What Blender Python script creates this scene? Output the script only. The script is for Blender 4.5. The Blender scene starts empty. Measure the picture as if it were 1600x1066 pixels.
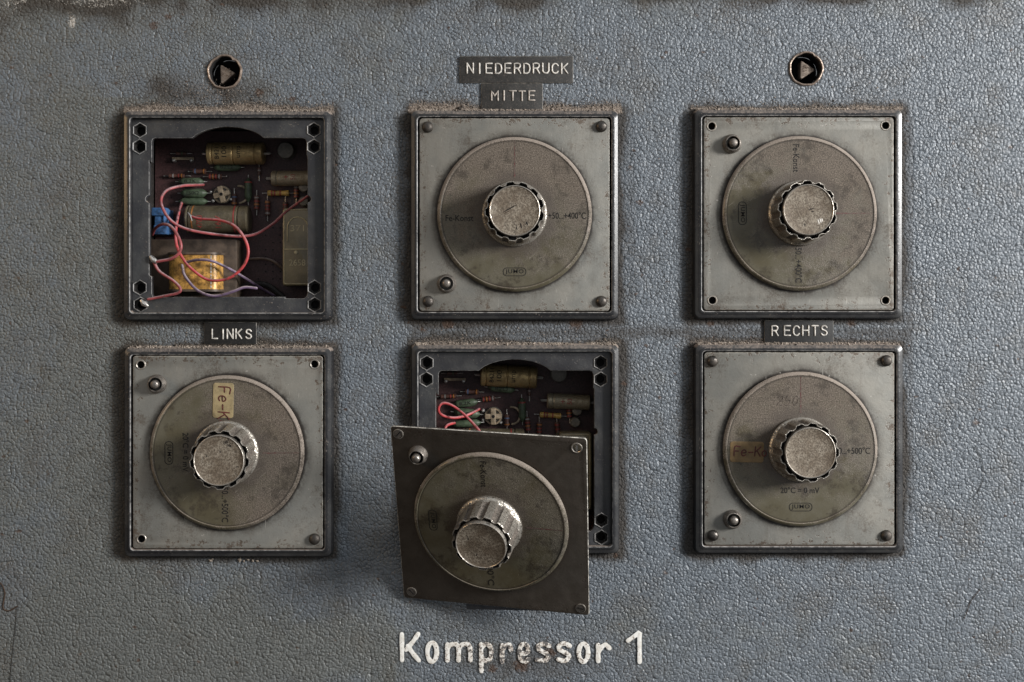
import bpy, bmesh, math, random
import numpy as np
from mathutils import Matrix, Vector, Euler

random.seed(7)
rng = np.random.default_rng(7)
C = bpy.context.scene.collection
sc = bpy.context.scene
S = 0.0005            # metres per unit; one unit = one photo pixel on the panel plane (whole view is 0.8 m wide)
D = 1775.0            # camera distance from the panel
CX, CY, ZY = 800.0, 480.0, 533.0
rad = math.radians

# ------------------------------------------------------------------ camera, world, lamps, exposure
cam = bpy.data.cameras.new('camera')
cam.sensor_width = 36.0
cam.lens = 36.0 * D / 1600.0
cam.shift_y = -(ZY - CY) / 1600.0
cam.clip_start = 0.01
cam.clip_end = 50
camo = bpy.data.objects.new('camera', cam)
C.objects.link(camo)
camo.location = (0, -D * S, (ZY - CY) * S)
camo.rotation_euler = (rad(90), 0, 0)
sc.camera = camo

w = bpy.data.worlds.new('World')
sc.world = w
w.use_nodes = True
wb = w.node_tree.nodes['Background']
wb.inputs[1].default_value = 1.0
_t = w.node_tree
_tc = _t.nodes.new('ShaderNodeTexCoord')
_sp = _t.nodes.new('ShaderNodeVectorMath')
_sp.operation = 'DOT_PRODUCT'
_sp.inputs[1].default_value = (0.45, -0.25, 0.86)     # a dim hall: lighter up and to the right, dark floor
_t.links.new(_tc.outputs['Generated'], _sp.inputs[0])
_rp = _t.nodes.new('ShaderNodeValToRGB')
_rp.color_ramp.elements[0].position = 0.0
_rp.color_ramp.elements[0].color = (0.035, 0.031, 0.028, 1)
_rp.color_ramp.elements[1].position = 1.0
_rp.color_ramp.elements[1].color = (0.46, 0.485, 0.51, 1)
_mr = _t.nodes.new('ShaderNodeMapRange')
_mr.inputs[1].default_value = -0.5
_mr.inputs[2].default_value = 0.8
_t.links.new(_sp.outputs['Value'], _mr.inputs[0])
_t.links.new(_mr.outputs[0], _rp.inputs[0])
_t.links.new(_rp.outputs[0], wb.inputs[0])


def area(name, loc, target, sx, sy, energy, col):
    l = bpy.data.lights.new(name, 'AREA')
    l.shape = 'RECTANGLE'
    l.size, l.size_y = sx * S, sy * S
    l.energy = energy
    l.color = col
    o = bpy.data.objects.new(name, l)
    C.objects.link(o)
    o.location = Vector(loc) * S
    d = (Vector(target) - Vector(loc))
    o.rotation_euler = d.to_track_quat('-Z', 'Y').to_euler()
    return o


# coordinates here: x right, y away from the viewer, z up (in units)
area('window_light', (4300, -2350, 1200), (100, 0, 0), 1150, 1350, 106, (1.0, 0.985, 0.965))
area('warm_lamp', (-3300, -1500, 900), (-300, 0, 0), 900, 900, 4.5, (1.0, 0.66, 0.34))

sc.view_settings.view_transform = 'Standard'
sc.view_settings.look = 'None'
sc.view_settings.gamma = 1
sc.view_settings.exposure = 0
sc.view_settings.use_curve_mapping = False
sc.cycles.max_bounces = 6


def P(px, py, h=0.0):
    """point h units in front of the panel seen at photo pixel (px,py): (u, v, w) in units"""
    k = (D - h) / D
    return Vector(((px - CX) * k, (CY - py) * k + (ZY - CY), h))


# ------------------------------------------------------------------ node helper
class N:
    def __init__(self, name):
        self.m = bpy.data.materials.new(name)
        self.m.use_nodes = True
        self.t = self.m.node_tree
        self.b = self.t.nodes['Principled BSDF']

    def new(self, typ, **kw):
        n = self.t.nodes.new(typ)
        for k, v in kw.items():
            setattr(n, k, v)
        return n

    def put(self, sock, v):
        if isinstance(v, bpy.types.NodeSocket):
            self.t.links.new(v, sock)
        elif isinstance(v, (tuple, list)) and len(v) == 3 and sock.type == 'RGBA':
            sock.default_value = (*v, 1)
        else:
            sock.default_value = v

    def pos(self):
        g = self.new('ShaderNodeNewGeometry')
        return self.vmul(g.outputs['Position'], 1 / S)

    def nrm(self):
        g = self.new('ShaderNodeNewGeometry')
        s = self.new('ShaderNodeSeparateXYZ')
        self.put(s.inputs[0], g.outputs['Normal'])
        return s.outputs

    def obj(self):
        g = self.new('ShaderNodeTexCoord')
        return self.vmul(g.outputs['Object'], 1 / S)

    def vmul(self, v, k):
        n = self.new('ShaderNodeVectorMath', operation='MULTIPLY')
        self.put(n.inputs[0], v)
        n.inputs[1].default_value = (k, k, k) if not isinstance(k, tuple) else k
        return n.outputs[0]

    def vadd(self, a, b):
        n = self.new('ShaderNodeVectorMath', operation='ADD')
        self.put(n.inputs[0], a)
        self.put(n.inputs[1], b)
        return n.outputs[0]

    def sep(self, v):
        n = self.new('ShaderNodeSeparateXYZ')
        self.put(n.inputs[0], v)
        return n.outputs

    def comb(self, x, y, z):
        n = self.new('ShaderNodeCombineXYZ')
        for i, v in enumerate((x, y, z)):
            self.put(n.inputs[i], v)
        return n.outputs[0]

    def noise(self, v, scale, detail=3, rough=0.55, dist=0.0, color=False):
        n = self.new('ShaderNodeTexNoise')
        self.put(n.inputs['Vector'], v)
        n.inputs['Scale'].default_value = scale
        n.inputs['Detail'].default_value = detail
        n.inputs['Roughness'].default_value = rough
        n.inputs['Distortion'].default_value = dist
        return n.outputs['Color' if color else 'Fac']

    def vor(self, v, scale, feature='F1', dims='2D', smooth=0.5, rnd=1.0):
        n = self.new('ShaderNodeTexVoronoi', voronoi_dimensions=dims, feature=feature)
        self.put(n.inputs['Vector'], v)
        n.inputs['Scale'].default_value = scale
        n.inputs['Randomness'].default_value = rnd
        if feature == 'SMOOTH_F1':
            n.inputs['Smoothness'].default_value = smooth
        return n.outputs['Distance']

    def ramp(self, x, a, b, lo=0.0, hi=1.0):
        n = self.new('ShaderNodeMapRange', interpolation_type='SMOOTHSTEP')
        self.put(n.inputs[0], x)
        n.inputs[1].default_value = a
        n.inputs[2].default_value = b
        n.inputs[3].default_value = lo
        n.inputs[4].default_value = hi
        return n.outputs[0]

    def math(self, op, a, b=0.0, clamp=False):
        n = self.new('ShaderNodeMath', operation=op)
        n.use_clamp = clamp
        self.put(n.inputs[0], a)
        self.put(n.inputs[1], b)
        return n.outputs[0]

    def mul(self, a, b):
        return self.math('MULTIPLY', a, b)

    def add(self, a, b):
        return self.math('ADD', a, b)

    def mix(self, f, a, b):
        n = self.new('ShaderNodeMix', data_type='RGBA')
        self.put(n.inputs[0], f)
        self.put(n.inputs[6], a)
        self.put(n.inputs[7], b)
        return n.outputs[2]

    def attr(self, name):
        n = self.new('ShaderNodeAttribute')
        n.attribute_name = name
        return n.outputs['Fac']

    def bump(self, h, dist, strength=1.0, normal=None):
        n = self.new('ShaderNodeBump')
        n.inputs['Strength'].default_value = strength
        n.inputs['Distance'].default_value = dist * S
        self.put(n.inputs['Height'], h)
        if normal is not None:
            self.put(n.inputs['Normal'], normal)
        return n.outputs[0]

    def out(self, base=None, rough=None, metal=None, normal=None, spec=None, coat=None, trans=None):
        for k, v in (('Base Color', base), ('Roughness', rough), ('Metallic', metal), ('Normal', normal),
                     ('Specular IOR Level', spec), ('Coat Weight', coat), ('Transmission Weight', trans)):
            if v is not None:
                self.put(self.b.inputs[k], v)
        return self.m


# ------------------------------------------------------------------ materials
def hammer(n, p):
    """hammered enamel relief: returns (height, crease mask)"""
    s = n.sep(p)
    p2 = n.comb(s[0], s[2], 0.0)
    wn = n.noise(p2, 0.045, 2, color=True)
    wv = n.vmul(n.vadd(wn, (-0.5, -0.5, -0.5)), 9.0)
    w2 = n.noise(p2, 0.22, 1, color=True)
    wv2 = n.vmul(n.vadd(w2, (-0.5, -0.5, -0.5)), 2.6)
    q = n.vadd(n.vadd(p2, wv), wv2)
    d1 = n.vor(q, 0.195, 'SMOOTH_F1', smooth=0.45)
    e1 = n.vor(q, 0.195, 'DISTANCE_TO_EDGE')
    d2 = n.vor(q, 0.30, 'SMOOTH_F1', smooth=0.4)
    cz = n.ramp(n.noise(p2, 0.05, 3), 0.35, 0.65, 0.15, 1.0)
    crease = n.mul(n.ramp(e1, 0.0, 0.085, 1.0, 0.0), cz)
    dome = n.math('SUBTRACT', 1.0, n.mul(d1, d1))
    h = n.add(n.mul(dome, 1.2), n.mul(d2, -0.55))
    h = n.add(h, n.mul(crease, -0.55))
    h = n.add(h, n.mul(n.noise(p2, 0.45, 3), 0.45))
    return h, crease, p2


def mat_panel():
    n = N('hammered_enamel')
    p = n.pos()
    h, crease, p2 = hammer(n, p)
    g = n.attr('grime_shade')
    br = n.attr('brown')
    fl = n.attr('flake')
    du = n.attr('dusty')
    big = n.noise(p2, 0.006, 4, 0.6)
    mid = n.noise(p2, 0.03, 4, 0.65)
    fine = n.noise(p2, 0.33, 3, 0.7)
    blue = n.mix(mid, (0.114, 0.133, 0.154), (0.156, 0.176, 0.199))
    grey = n.mix(mid, (0.108, 0.116, 0.113), (0.148, 0.154, 0.148))
    f = n.ramp(n.add(n.add(n.mul(big, 0.9), n.mul(mid, 0.55)), n.mul(br, 0.75)), 0.62, 1.15)
    col = n.mix(f, blue, grey)
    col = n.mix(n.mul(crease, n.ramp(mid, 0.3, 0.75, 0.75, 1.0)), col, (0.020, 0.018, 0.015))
    # worn, browner clouds in the paint
    cl = n.mul(n.ramp(n.noise(n.vadd(p2, (310.0, 70.0, 0.0)), 0.011, 5, 0.7), 0.48, 0.68), n.ramp(fine, 0.30, 0.62))
    col = n.mix(n.mul(cl, 0.55), col, (0.085, 0.072, 0.055))
    # dirt and painted frame shadow, with a ragged edge
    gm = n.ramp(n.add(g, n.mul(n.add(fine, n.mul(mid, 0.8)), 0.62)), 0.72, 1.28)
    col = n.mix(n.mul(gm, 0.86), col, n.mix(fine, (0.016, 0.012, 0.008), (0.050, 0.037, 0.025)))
    # dust crumbs
    dm = n.ramp(n.add(n.mul(du, 0.52), n.mul(n.noise(p2, 0.42, 2, 0.6), 0.72)), 0.58, 0.74)
    col = n.mix(n.mul(dm, 0.8), col, n.mix(n.noise(p2, 0.8, 1), (0.15, 0.115, 0.09), (0.34, 0.28, 0.23)))
    # small rust spots
    sp = n.ramp(n.noise(p2, 0.085, 2, 0.5), 0.70, 0.75)
    col = n.mix(n.mul(sp, 0.75), col, (0.065, 0.032, 0.016))
    sp2 = n.ramp(n.noise(n.vadd(p2, (91.0, 37.0, 0.0)), 0.24, 2, 0.5), 0.73, 0.77)
    col = n.mix(n.mul(sp2, 0.6), col, (0.040, 0.024, 0.015))
    ru = n.ramp(n.add(n.mul(n.attr('rust'), 0.6), n.mul(n.noise(p2, 0.22, 4, 0.75), 0.8)), 0.74, 0.90)
    col = n.mix(n.mul(ru, 0.8), col, n.mix(fine, (0.030, 0.018, 0.011), (0.095, 0.048, 0.026)))
    # white flakes
    fm = n.ramp(n.add(n.mul(fl, 0.5), n.add(n.mul(n.noise(p2, 0.10, 3, 0.7), 0.45), n.mul(n.noise(p2, 0.45, 3, 0.7), 0.75))), 1.00, 1.10)
    col = n.mix(fm, col, (0.50, 0.46, 0.41))
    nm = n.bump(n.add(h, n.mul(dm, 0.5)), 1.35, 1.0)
    rough = n.ramp(n.add(gm, n.mul(fine, 0.3)), 0.0, 1.0, 0.40, 0.85)
    return n.out(col, rough, 0.0, nm, 0.55)


def speck(n, p, scale, a, b):
    return n.ramp(n.noise(p, scale, 2, 0.6), a, b)


def mat_bezel(name='bezel_plastic', base=(0.013, 0.013, 0.0145), dusty=True, ra=0.28, rb=0.50, bmp=0.7):
    n = N(name)
    p = n.pos()
    m = n.noise(p, 0.03, 4, 0.6)
    col = n.mix(n.ramp(m, 0.35, 0.7), base, tuple(c * 1.7 for c in base[:2]) + (base[2] * 1.55,))
    d = n.mul(speck(n, p, 0.36, 0.63, 0.71), n.ramp(n.noise(p, 0.02, 2), 0.35, 0.65, 0.10, 0.85))
    col = n.mix(n.mul(d, 0.7), col, (0.23, 0.19, 0.155))
    if dusty:      # dust that has settled on faces that look up
        up = n.ramp(n.add(n.nrm()[2], n.mul(n.noise(p, 0.22, 3, 0.7), 0.5)), 0.50, 0.85)
        col = n.mix(n.mul(up, 0.85), col, n.mix(n.noise(p, 0.5, 2), (0.15, 0.12, 0.10), (0.42, 0.35, 0.30)))
    nm = n.bump(n.add(n.noise(p, 0.25, 3), n.mul(d, 0.5)), bmp, 0.6)
    return n.out(col, n.ramp(m, 0.3, 0.8, ra, rb), 0, nm, 0.5)


def mat_edge(name, base, rough=0.42, metal=0.0):
    n = N(name)
    p = n.pos()
    f = n.ramp(n.noise(p, 0.12, 4, 0.7), 0.36, 0.62)
    col = n.mix(f, tuple(c * 0.22 for c in base), base)
    return n.out(col, rough, metal, None, 0.5)


def mat_plate(name='plate_enamel', k=1.0, tint=0.0):
    n = N(name)
    p = n.pos()
    s = n.sep(p)
    big = n.noise(p, 0.012, 4, 0.6)
    mid = n.noise(p, 0.05, 4, 0.65)
    fine = n.noise(p, 0.45, 3, 0.7)
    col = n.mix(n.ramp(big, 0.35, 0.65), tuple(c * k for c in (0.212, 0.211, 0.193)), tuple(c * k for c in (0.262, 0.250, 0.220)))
    col = n.mix(n.mul(fine, 0.34), col, (0.08, 0.073, 0.06))
    st = n.ramp(n.add(n.mul(n.noise(p, 0.02, 5, 0.7), 0.8), n.mul(fine, 0.35)), 0.60, 0.77)
    col = n.mix(n.mul(st, 0.6), col, (0.075, 0.055, 0.038))
    # chips and rust along the rim, dirt and painted gap shadow round the dial: local layout of the cover
    o = n.sep(n.obj())
    ax = n.math('ABSOLUTE', o[0])
    az = n.math('ABSOLUTE', o[2])
    rim = n.ramp(n.math('MAXIMUM', ax, az), 112, 150)
    chip = n.ramp(n.add(n.mul(rim, 0.22), n.noise(p, 0.11, 5, 0.75)), 0.74, 0.79)
    col = n.mix(n.mul(chip, 0.8), col, n.mix(mid, (0.05, 0.032, 0.02), (0.12, 0.085, 0.06)))
    r = n.math('SQRT', n.add(n.mul(o[0], o[0]), n.mul(o[2], o[2])))
    ring = n.mul(n.ramp(r, 119, 137, 1, 0), n.ramp(n.add(mid, n.mul(fine, 0.4)), 0.45, 0.85))
    col = n.mix(n.mul(ring, 0.85), col, (0.05, 0.042, 0.034))
    gap = n.ramp(n.add(r, n.mul(mid, -6.0)), 117.5, 122, 1, 0)  # dark outline: shadow under the dial edge, painted onto the plate
    col = n.mix(n.mul(gap, 0.9), col, (0.018, 0.014, 0.011))
    # fine bright scratches
    sc_ = n.noise(n.comb(n.mul(s[0], 0.35), n.mul(n.add(s[2], n.mul(s[0], 0.6)), 0.03), s[1]), 1.0, 2, 0.5)
    scr = n.mul(n.ramp(sc_, 0.69, 0.72), n.ramp(mid, 0.45, 0.6))
    col = n.mix(n.mul(scr, 0.45), col, (0.42, 0.40, 0.36))
    wf = n.mul(n.ramp(n.noise(n.vadd(p, (5.0, 5.0, 5.0)), 0.16, 3, 0.6), 0.70, 0.73), n.ramp(big, 0.45, 0.6))
    col = n.mix(n.mul(wf, 0.7), col, (0.55, 0.52, 0.47))
    run = n.mul(n.ramp(n.noise(n.comb(n.mul(s[0], 0.055), n.mul(s[2], 0.006), s[1]), 1.0, 4, 0.7), 0.52, 0.72), n.ramp(fine, 0.25, 0.6))
    col = n.mix(n.mul(run, 0.3), col, (0.085, 0.062, 0.042))
    # dirt rubbed into the corners of the cover
    cd = n.mul(n.ramp(n.math('ADD', ax, az), 235, 285), n.ramp(mid, 0.4, 0.65))
    col = n.mix(n.mul(cd, 0.5), col, (0.07, 0.052, 0.038))
    if tint:      # shade of the down-facing cover, put into the enamel colour
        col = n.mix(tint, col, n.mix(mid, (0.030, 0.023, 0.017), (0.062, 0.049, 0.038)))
    nm = n.bump(n.add(n.add(mid, n.mul(fine, 0.25)), n.mul(chip, -0.35)), 0.9, 0.5)
    return n.out(col, n.ramp(mid, 0.3, 0.7, 0.38, 0.58), 0.25, nm, 0.5)


def mat_dial(name, ang, amount, spread):
    """aged olive plastic; a dust film lies on one side of each dial (direction ang in the dial's own plane)"""
    n = N(name)
    p = n.pos()
    o = n.sep(n.obj())
    big = n.noise(p, 0.02, 4, 0.6)
    mid = n.noise(p, 0.06, 4, 0.7)
    fine = n.noise(p, 0.5, 3, 0.75)
    col = n.mix(n.ramp(big, 0.3, 0.7), (0.082, 0.070, 0.042), (0.118, 0.108, 0.078))
    d = n.add(n.mul(o[0], math.cos(ang) / 120), n.mul(o[2], math.sin(ang) / 120))
    f = n.ramp(n.add(n.add(n.mul(d, 0.60), n.mul(n.add(n.mul(mid, 1.5), n.mul(big, 2.4)), 0.62)), n.mul(fine, 0.6)), 1.05 - spread, 2.0 - spread)
    dust = n.mix(n.ramp(fine, 0.35, 0.65), (0.044, 0.032, 0.024), (0.185, 0.148, 0.120))
    col = n.mix(n.mul(f, amount), col, dust)
    sp = n.ramp(fine, 0.62, 0.72)
    col = n.mix(n.mul(sp, n.mul(f, 0.6)), col, (0.38, 0.34, 0.31))
    st = n.ramp(n.noise(n.vadd(p, (40.0, 9.0, 77.0)), 0.035, 5, 0.75), 0.50, 0.66)
    col = n.mix(n.mul(st, 0.7), col, (0.034, 0.026, 0.018))
    r = n.math('SQRT', n.add(n.mul(o[0], o[0]), n.mul(o[2], o[2])))
    hub = n.mul(n.ramp(n.add(r, n.mul(mid, -30.0)), 38, 62, 1, 0), 0.8)
    col = n.mix(hub, col, n.mix(fine, (0.035, 0.028, 0.022), (0.10, 0.08, 0.065)))
    s = n.sep(p)
    scq = n.noise(n.comb(n.mul(n.add(s[0], n.mul(s[2], 0.8)), 0.025), n.mul(n.add(s[2], n.mul(s[0], -0.8)), 0.4), s[1]), 1.0, 2)
    scr = n.mul(n.ramp(scq, 0.68, 0.72), n.ramp(mid, 0.4, 0.6))
    col = n.mix(n.mul(scr, 0.4), col, (0.33, 0.30, 0.25))
    ed = n.mul(n.ramp(r, 113.2, 114.6, 0, 1), n.ramp(n.add(n.add(mid, n.mul(fine, 0.6)), n.mul(n.nrm()[2], 0.45)), 0.62, 0.95))
    col = n.mix(n.mul(ed, 0.75), col, n.mix(fine, (0.16, 0.13, 0.105), (0.40, 0.34, 0.29)))
    gv = n.mul(n.ramp(r, 110.5, 112.6, 0, 1), n.ramp(r, 113.0, 114.2, 1, 0))
    col = n.mix(n.mul(gv, 0.6), col, (0.03, 0.024, 0.018))
    nm = n.bump(n.add(n.mul(fine, n.add(n.mul(f, 0.9), 0.12)), n.mul(mid, 0.3)), 0.75, 0.7)
    rough = n.ramp(f, 0, 1, 0.24, 0.8)
    return n.out(col, rough, 0, nm, 0.5)


def mat_metal(name, base, rough, dirt=0.5, metal=1.0, dcol=(0.05, 0.038, 0.027), scale=0.12, bump=0.6):
    n = N(name)
    p = n.pos()
    a = n.noise(p, scale, 5, 0.72)
    fine = n.noise(p, 0.55, 3, 0.7)
    d = n.ramp(n.add(n.mul(a, 0.75), n.mul(fine, 0.35)), 0.42, 0.68)
    col = n.mix(n.mul(d, dirt), base, dcol)
    nm = n.bump(n.add(fine, a), bump, 0.5)
    return n.out(col, n.ramp(d, 0, 1, rough, min(1, rough + 0.3)), n.ramp(d, 0, 1, metal, metal * (1 - 0.6 * dirt)), nm, 0.5)


def mat_cap():
    n = N('knob_cap_aluminium')
    p = n.pos()
    a = n.noise(p, 0.05, 4, 0.65)
    fine = n.noise(p, 0.35, 4, 0.75)
    col = n.mix(n.ramp(a, 0.35, 0.65), (0.165, 0.130, 0.094), (0.30, 0.26, 0.205))
    col = n.mix(n.ramp(fine, 0.40, 0.60, 0, 0.85), col, (0.085, 0.064, 0.045))
    blk = n.ramp(n.add(n.mul(a, 0.45), n.mul(n.noise(n.vmul(p, (1.0, 1.0, 0.45)), 0.16, 4, 0.75), 0.75)), 0.70, 0.76)
    col = n.mix(blk, col, (0.035, 0.028, 0.022))
    nm = n.bump(n.add(fine, n.mul(blk, -0.6)), 1.0, 0.8)
    return n.out(col, 0.62, 0.12, nm, 0.4)


def mat_flat(name, col, rough=0.6, metal=0.0, var=0.35, scale=0.1, dust=0.0, dcol=(0.28, 0.24, 0.21), bump=0.3):
    n = N(name)
    p = n.pos()
    a = n.noise(p, scale, 4, 0.65)
    c = n.mix(n.ramp(a, 0.3, 0.7), tuple(x * (1 - var) for x in col), tuple(min(1, x * (1 + var * 0.6)) for x in col))
    if dust:
        f = n.ramp(n.noise(p, 0.38, 3, 0.7), 0.52, 0.68)
        c = n.mix(n.mul(f, dust), c, dcol)
    nm = n.bump(n.noise(p, 0.4, 3), bump, 0.5)
    return n.out(c, rough, metal, nm, 0.5)


def mat_wire(name, col, cover):
    n = N(name)
    p = n.pos()
    up = n.add(n.nrm()[2], n.mul(n.noise(p, 0.06, 3), 1.2))
    f = n.ramp(up, 0.75, 1.4)
    c = n.mix(n.ramp(n.noise(p, 0.05, 3), 0.3, 0.7), col, tuple(x * 0.6 for x in col))
    c = n.mix(n.mul(f, cover), c, (0.36, 0.30, 0.31))
    dk = n.ramp(n.noise(n.vadd(p, (17.0, 3.0, 8.0)), 0.13, 4, 0.75), 0.50, 0.66)
    c = n.mix(n.mul(dk, 0.75), c, (0.06, 0.036, 0.034))
    return n.out(c, 0.45, 0, None, 0.5)


def mat_print(name, col, worn, a=0.50, b=0.62):
    n = N(name)
    p = n.pos()
    f = n.ramp(n.noise(p, 0.30, 4, 0.75), a, b)
    return n.out(n.mix(n.mul(f, 0.85), col, worn), 0.6, 0, None, 0.3)


def mat_white_paint():
    n = N('white_hand_paint')
    p = n.pos()
    h, crease, p2 = hammer(n, p)
    s = n.sep(p)
    # more wear in the middle of the word
    mid = n.ramp(n.math('ABSOLUTE', n.add(s[0], -10.0)), 20, 150, 0.115, -0.02)
    a = n.noise(p2, 0.16, 4, 0.75)
    chip = n.ramp(n.add(a, mid), 0.60, 0.65)
    c = n.mix(n.ramp(n.noise(p2, 0.1, 3), 0.3, 0.75), (0.86, 0.85, 0.81), (0.66, 0.63, 0.57))
    c = n.mix(n.mul(crease, 0.12), c, (0.3, 0.27, 0.23))
    edge = n.ramp(n.add(a, mid), 0.55, 0.60)
    c = n.mix(n.mul(edge, 0.6), c, (0.30, 0.20, 0.13))
    c = n.mix(chip, c, n.mix(n.noise(p2, 0.25, 2), (0.06, 0.05, 0.045), (0.17, 0.17, 0.17)))
    nm = n.bump(n.add(n.mul(h, 0.5), n.mul(chip, -1.2)), 0.5, 0.3)
    return n.out(c, 0.6, 0, nm, 0.3)


M = dict(
    panel=mat_panel(), bezel=mat_bezel(), bezel_gloss=mat_bezel('bezel_chamfer', (0.03, 0.03, 0.032), True, 0.25, 0.34, 0.10), ledge=mat_bezel('ledge_plastic', (0.031, 0.031, 0.034), True),
    bezel_edge=mat_edge('worn_bezel_edge', (0.30, 0.29, 0.28)), plate=mat_plate(), shaded_plate=mat_plate('shaded_plate_enamel', 0.9, 0.90), plate_edge=mat_edge('worn_plate_edge', (0.62, 0.58, 0.50)),
    
    loose_edge=mat_edge('bare_plate_edge', (0.80, 0.76, 0.68)),
    body=mat_metal('knob_body_chrome', (0.74, 0.69, 0.61), 0.24, 0.88, 1.0, (0.04, 0.030, 0.021), 0.20, 1.2), cap=mat_cap(),
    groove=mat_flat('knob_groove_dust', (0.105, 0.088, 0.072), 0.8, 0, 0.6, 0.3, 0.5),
    rim=mat_metal('cap_rim_metal', (0.66, 0.61, 0.54), 0.30, 0.75), steel=mat_metal('dull_steel', (0.34, 0.31, 0.28), 0.36, 0.8),
    dark_screw=mat_metal('blackened_screw', (0.10, 0.092, 0.085), 0.34, 0.6), black=mat_flat('black_void', (0.006, 0.005, 0.005), 0.95),
    housing=mat_flat('housing_black', (0.014, 0.012, 0.011), 0.7, 0, 0.4, 0.05, 0.15),
    tape=mat_flat('label_tape_black', (0.009, 0.009, 0.009), 0.5, 0, 0.4, 0.06, 0.22, (0.11, 0.09, 0.075)),
    tape_dusty=mat_flat('label_tape_dusty', (0.028, 0.027, 0.025), 0.55, 0, 0.4, 0.06, 0.40, (0.15, 0.12, 0.10)),
    tape_edge=mat_edge('tape_edge', (0.34, 0.31, 0.27)),
    emboss=mat_flat('embossed_white', (0.60, 0.57, 0.52), 0.5, 0, 0.5, 0.2, 0.35, (0.22, 0.18, 0.14)),
    emboss_dirty=mat_flat('embossed_dirty', (0.48, 0.43, 0.38), 0.6, 0, 0.5, 0.25, 0.7, (0.10, 0.08, 0.065)),
    rust_ring=mat_metal('rusty_ring', (0.42, 0.34, 0.28), 0.42, 0.8, 0.8, (0.05, 0.026, 0.016)),
    bolt=mat_metal('lock_bolt', (0.34, 0.28, 0.23), 0.5, 0.8, 0.7, (0.06, 0.04, 0.03)),
    print=mat_print('dial_print', (0.010, 0.009, 0.008), (0.085, 0.078, 0.062), 0.70, 0.82),
    print_worn=mat_print('dial_print_worn', (0.03, 0.027, 0.022), (0.115, 0.105, 0.085), 0.42, 0.52),
    red_line=mat_print('faded_red_mark', (0.105, 0.036, 0.034), (0.11, 0.09, 0.075), 0.36, 0.56),
    pencil=mat_print('pencil_mark', (0.06, 0.05, 0.045), (0.16, 0.13, 0.11), 0.40, 0.60),
    sticker=mat_flat('aged_sticker', (0.30, 0.235, 0.125), 0.55, 0, 0.35, 0.06, 0.25, (0.20, 0.15, 0.10)),
    sticker_dark=mat_flat('brown_sticker', (0.19, 0.125, 0.055), 0.5, 0, 0.3, 0.06, 0.25, (0.14, 0.10, 0.07)),
    ink=mat_flat('red_brown_ink', (0.085, 0.018, 0.014), 0.6, 0, 0.5, 0.2), white=mat_white_paint(),
    dust=mat_flat('dust_grain', (0.31, 0.26, 0.215), 0.9, 0, 0.6, 0.12), dirt=mat_flat('dark_crumb', (0.045, 0.034, 0.027), 0.9, 0, 0.6, 0.2),
    board=mat_flat('circuit_board', (0.052, 0.022, 0.022), 0.55, 0, 0.45, 0.35, 0.28, (0.15, 0.10, 0.10)),
    hole=mat_flat('board_hole', (0.008, 0.006, 0.006), 0.8), brass_can=mat_metal('brass_can', (0.50, 0.36, 0.17), 0.36, 0.5, 0.8),
    grey_can=mat_metal('grey_can', (0.42, 0.37, 0.27), 0.42, 0.45, 0.7), olive_can=mat_flat('olive_can', (0.105, 0.088, 0.055), 0.4, 0.2, 0.4, 0.05, 0.3),
    green=mat_flat('green_enamel', (0.065, 0.095, 0.055), 0.5, 0, 0.4, 0.12, 0.35, (0.10, 0.08, 0.07)), lead=mat_metal('tinned_lead', (0.65, 0.63, 0.60), 0.3, 0.3),
    tan=mat_flat('tan_ceramic', (0.36, 0.28, 0.19), 0.5, 0, 0.4, 0.12, 0.4, (0.10, 0.08, 0.07)), grey_disc=mat_flat('grey_tin', (0.15, 0.14, 0.12), 0.5, 0.2, 0.3, 0.1, 0.5),
    yellow=mat_flat('yellow_body', (0.55, 0.36, 0.10), 0.35, 0, 0.4, 0.15, 0.15), res=mat_flat('resistor_brown', (0.10, 0.045, 0.034), 0.45, 0, 0.4, 0.1, 0.2),
    band_red=mat_flat('band_red', (0.26, 0.045, 0.04), 0.4), band_orange=mat_flat('band_orange', (0.36, 0.14, 0.04), 0.4), band_blue=mat_flat('band_blue', (0.10, 0.14, 0.24), 0.4),
    band_grey=mat_flat('band_grey', (0.26, 0.24, 0.23), 0.4), mark=mat_flat('can_marking', (0.012, 0.010, 0.008), 0.6), mark_red=mat_flat('red_marking', (0.28, 0.05, 0.04), 0.6),
    relay=mat_flat('amber_relay_case', (0.185, 0.16, 0.10), 0.22, 0, 0.3, 0.02, 0.3), relay_line=mat_flat('relay_ridge', (0.42, 0.37, 0.23), 0.3),
    core=mat_flat('transformer_core', (0.085, 0.062, 0.046), 0.5, 0.2, 0.5, 0.05, 0.2, (0.17, 0.10, 0.06)),
    coil=mat_flat('amber_coil_wrap', (0.50, 0.27, 0.065), 0.32, 0.1, 0.65, 0.11, 0.6, (0.07, 0.038, 0.014)),
    blue=mat_flat('blue_plastic', (0.045, 0.12, 0.27), 0.5, 0, 0.5, 0.12, 0.4, (0.10, 0.10, 0.11)), red_wire=mat_wire('red_wire', (0.52, 0.06, 0.065), 0.5),
    pink_wire=mat_wire('faded_red_wire', (0.36, 0.075, 0.08), 0.7), purple_wire=mat_wire('violet_wire', (0.15, 0.10, 0.17), 0.8),
    brown_wire=mat_wire('brown_wire', (0.16, 0.10, 0.065), 0.5), hair=mat_flat('dark_hair', (0.035, 0.031, 0.027), 0.6),
    scratch=mat_flat('brown_scratch', (0.05, 0.028, 0.016), 0.8), bracket=mat_flat('bracket_grey', (0.075, 0.083, 0.098), 0.5, 0.2, 0.3, 0.05, 0.2),
    copper=mat_flat('shaft_housing', (0.09, 0.08, 0.07), 0.5),
)


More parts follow.
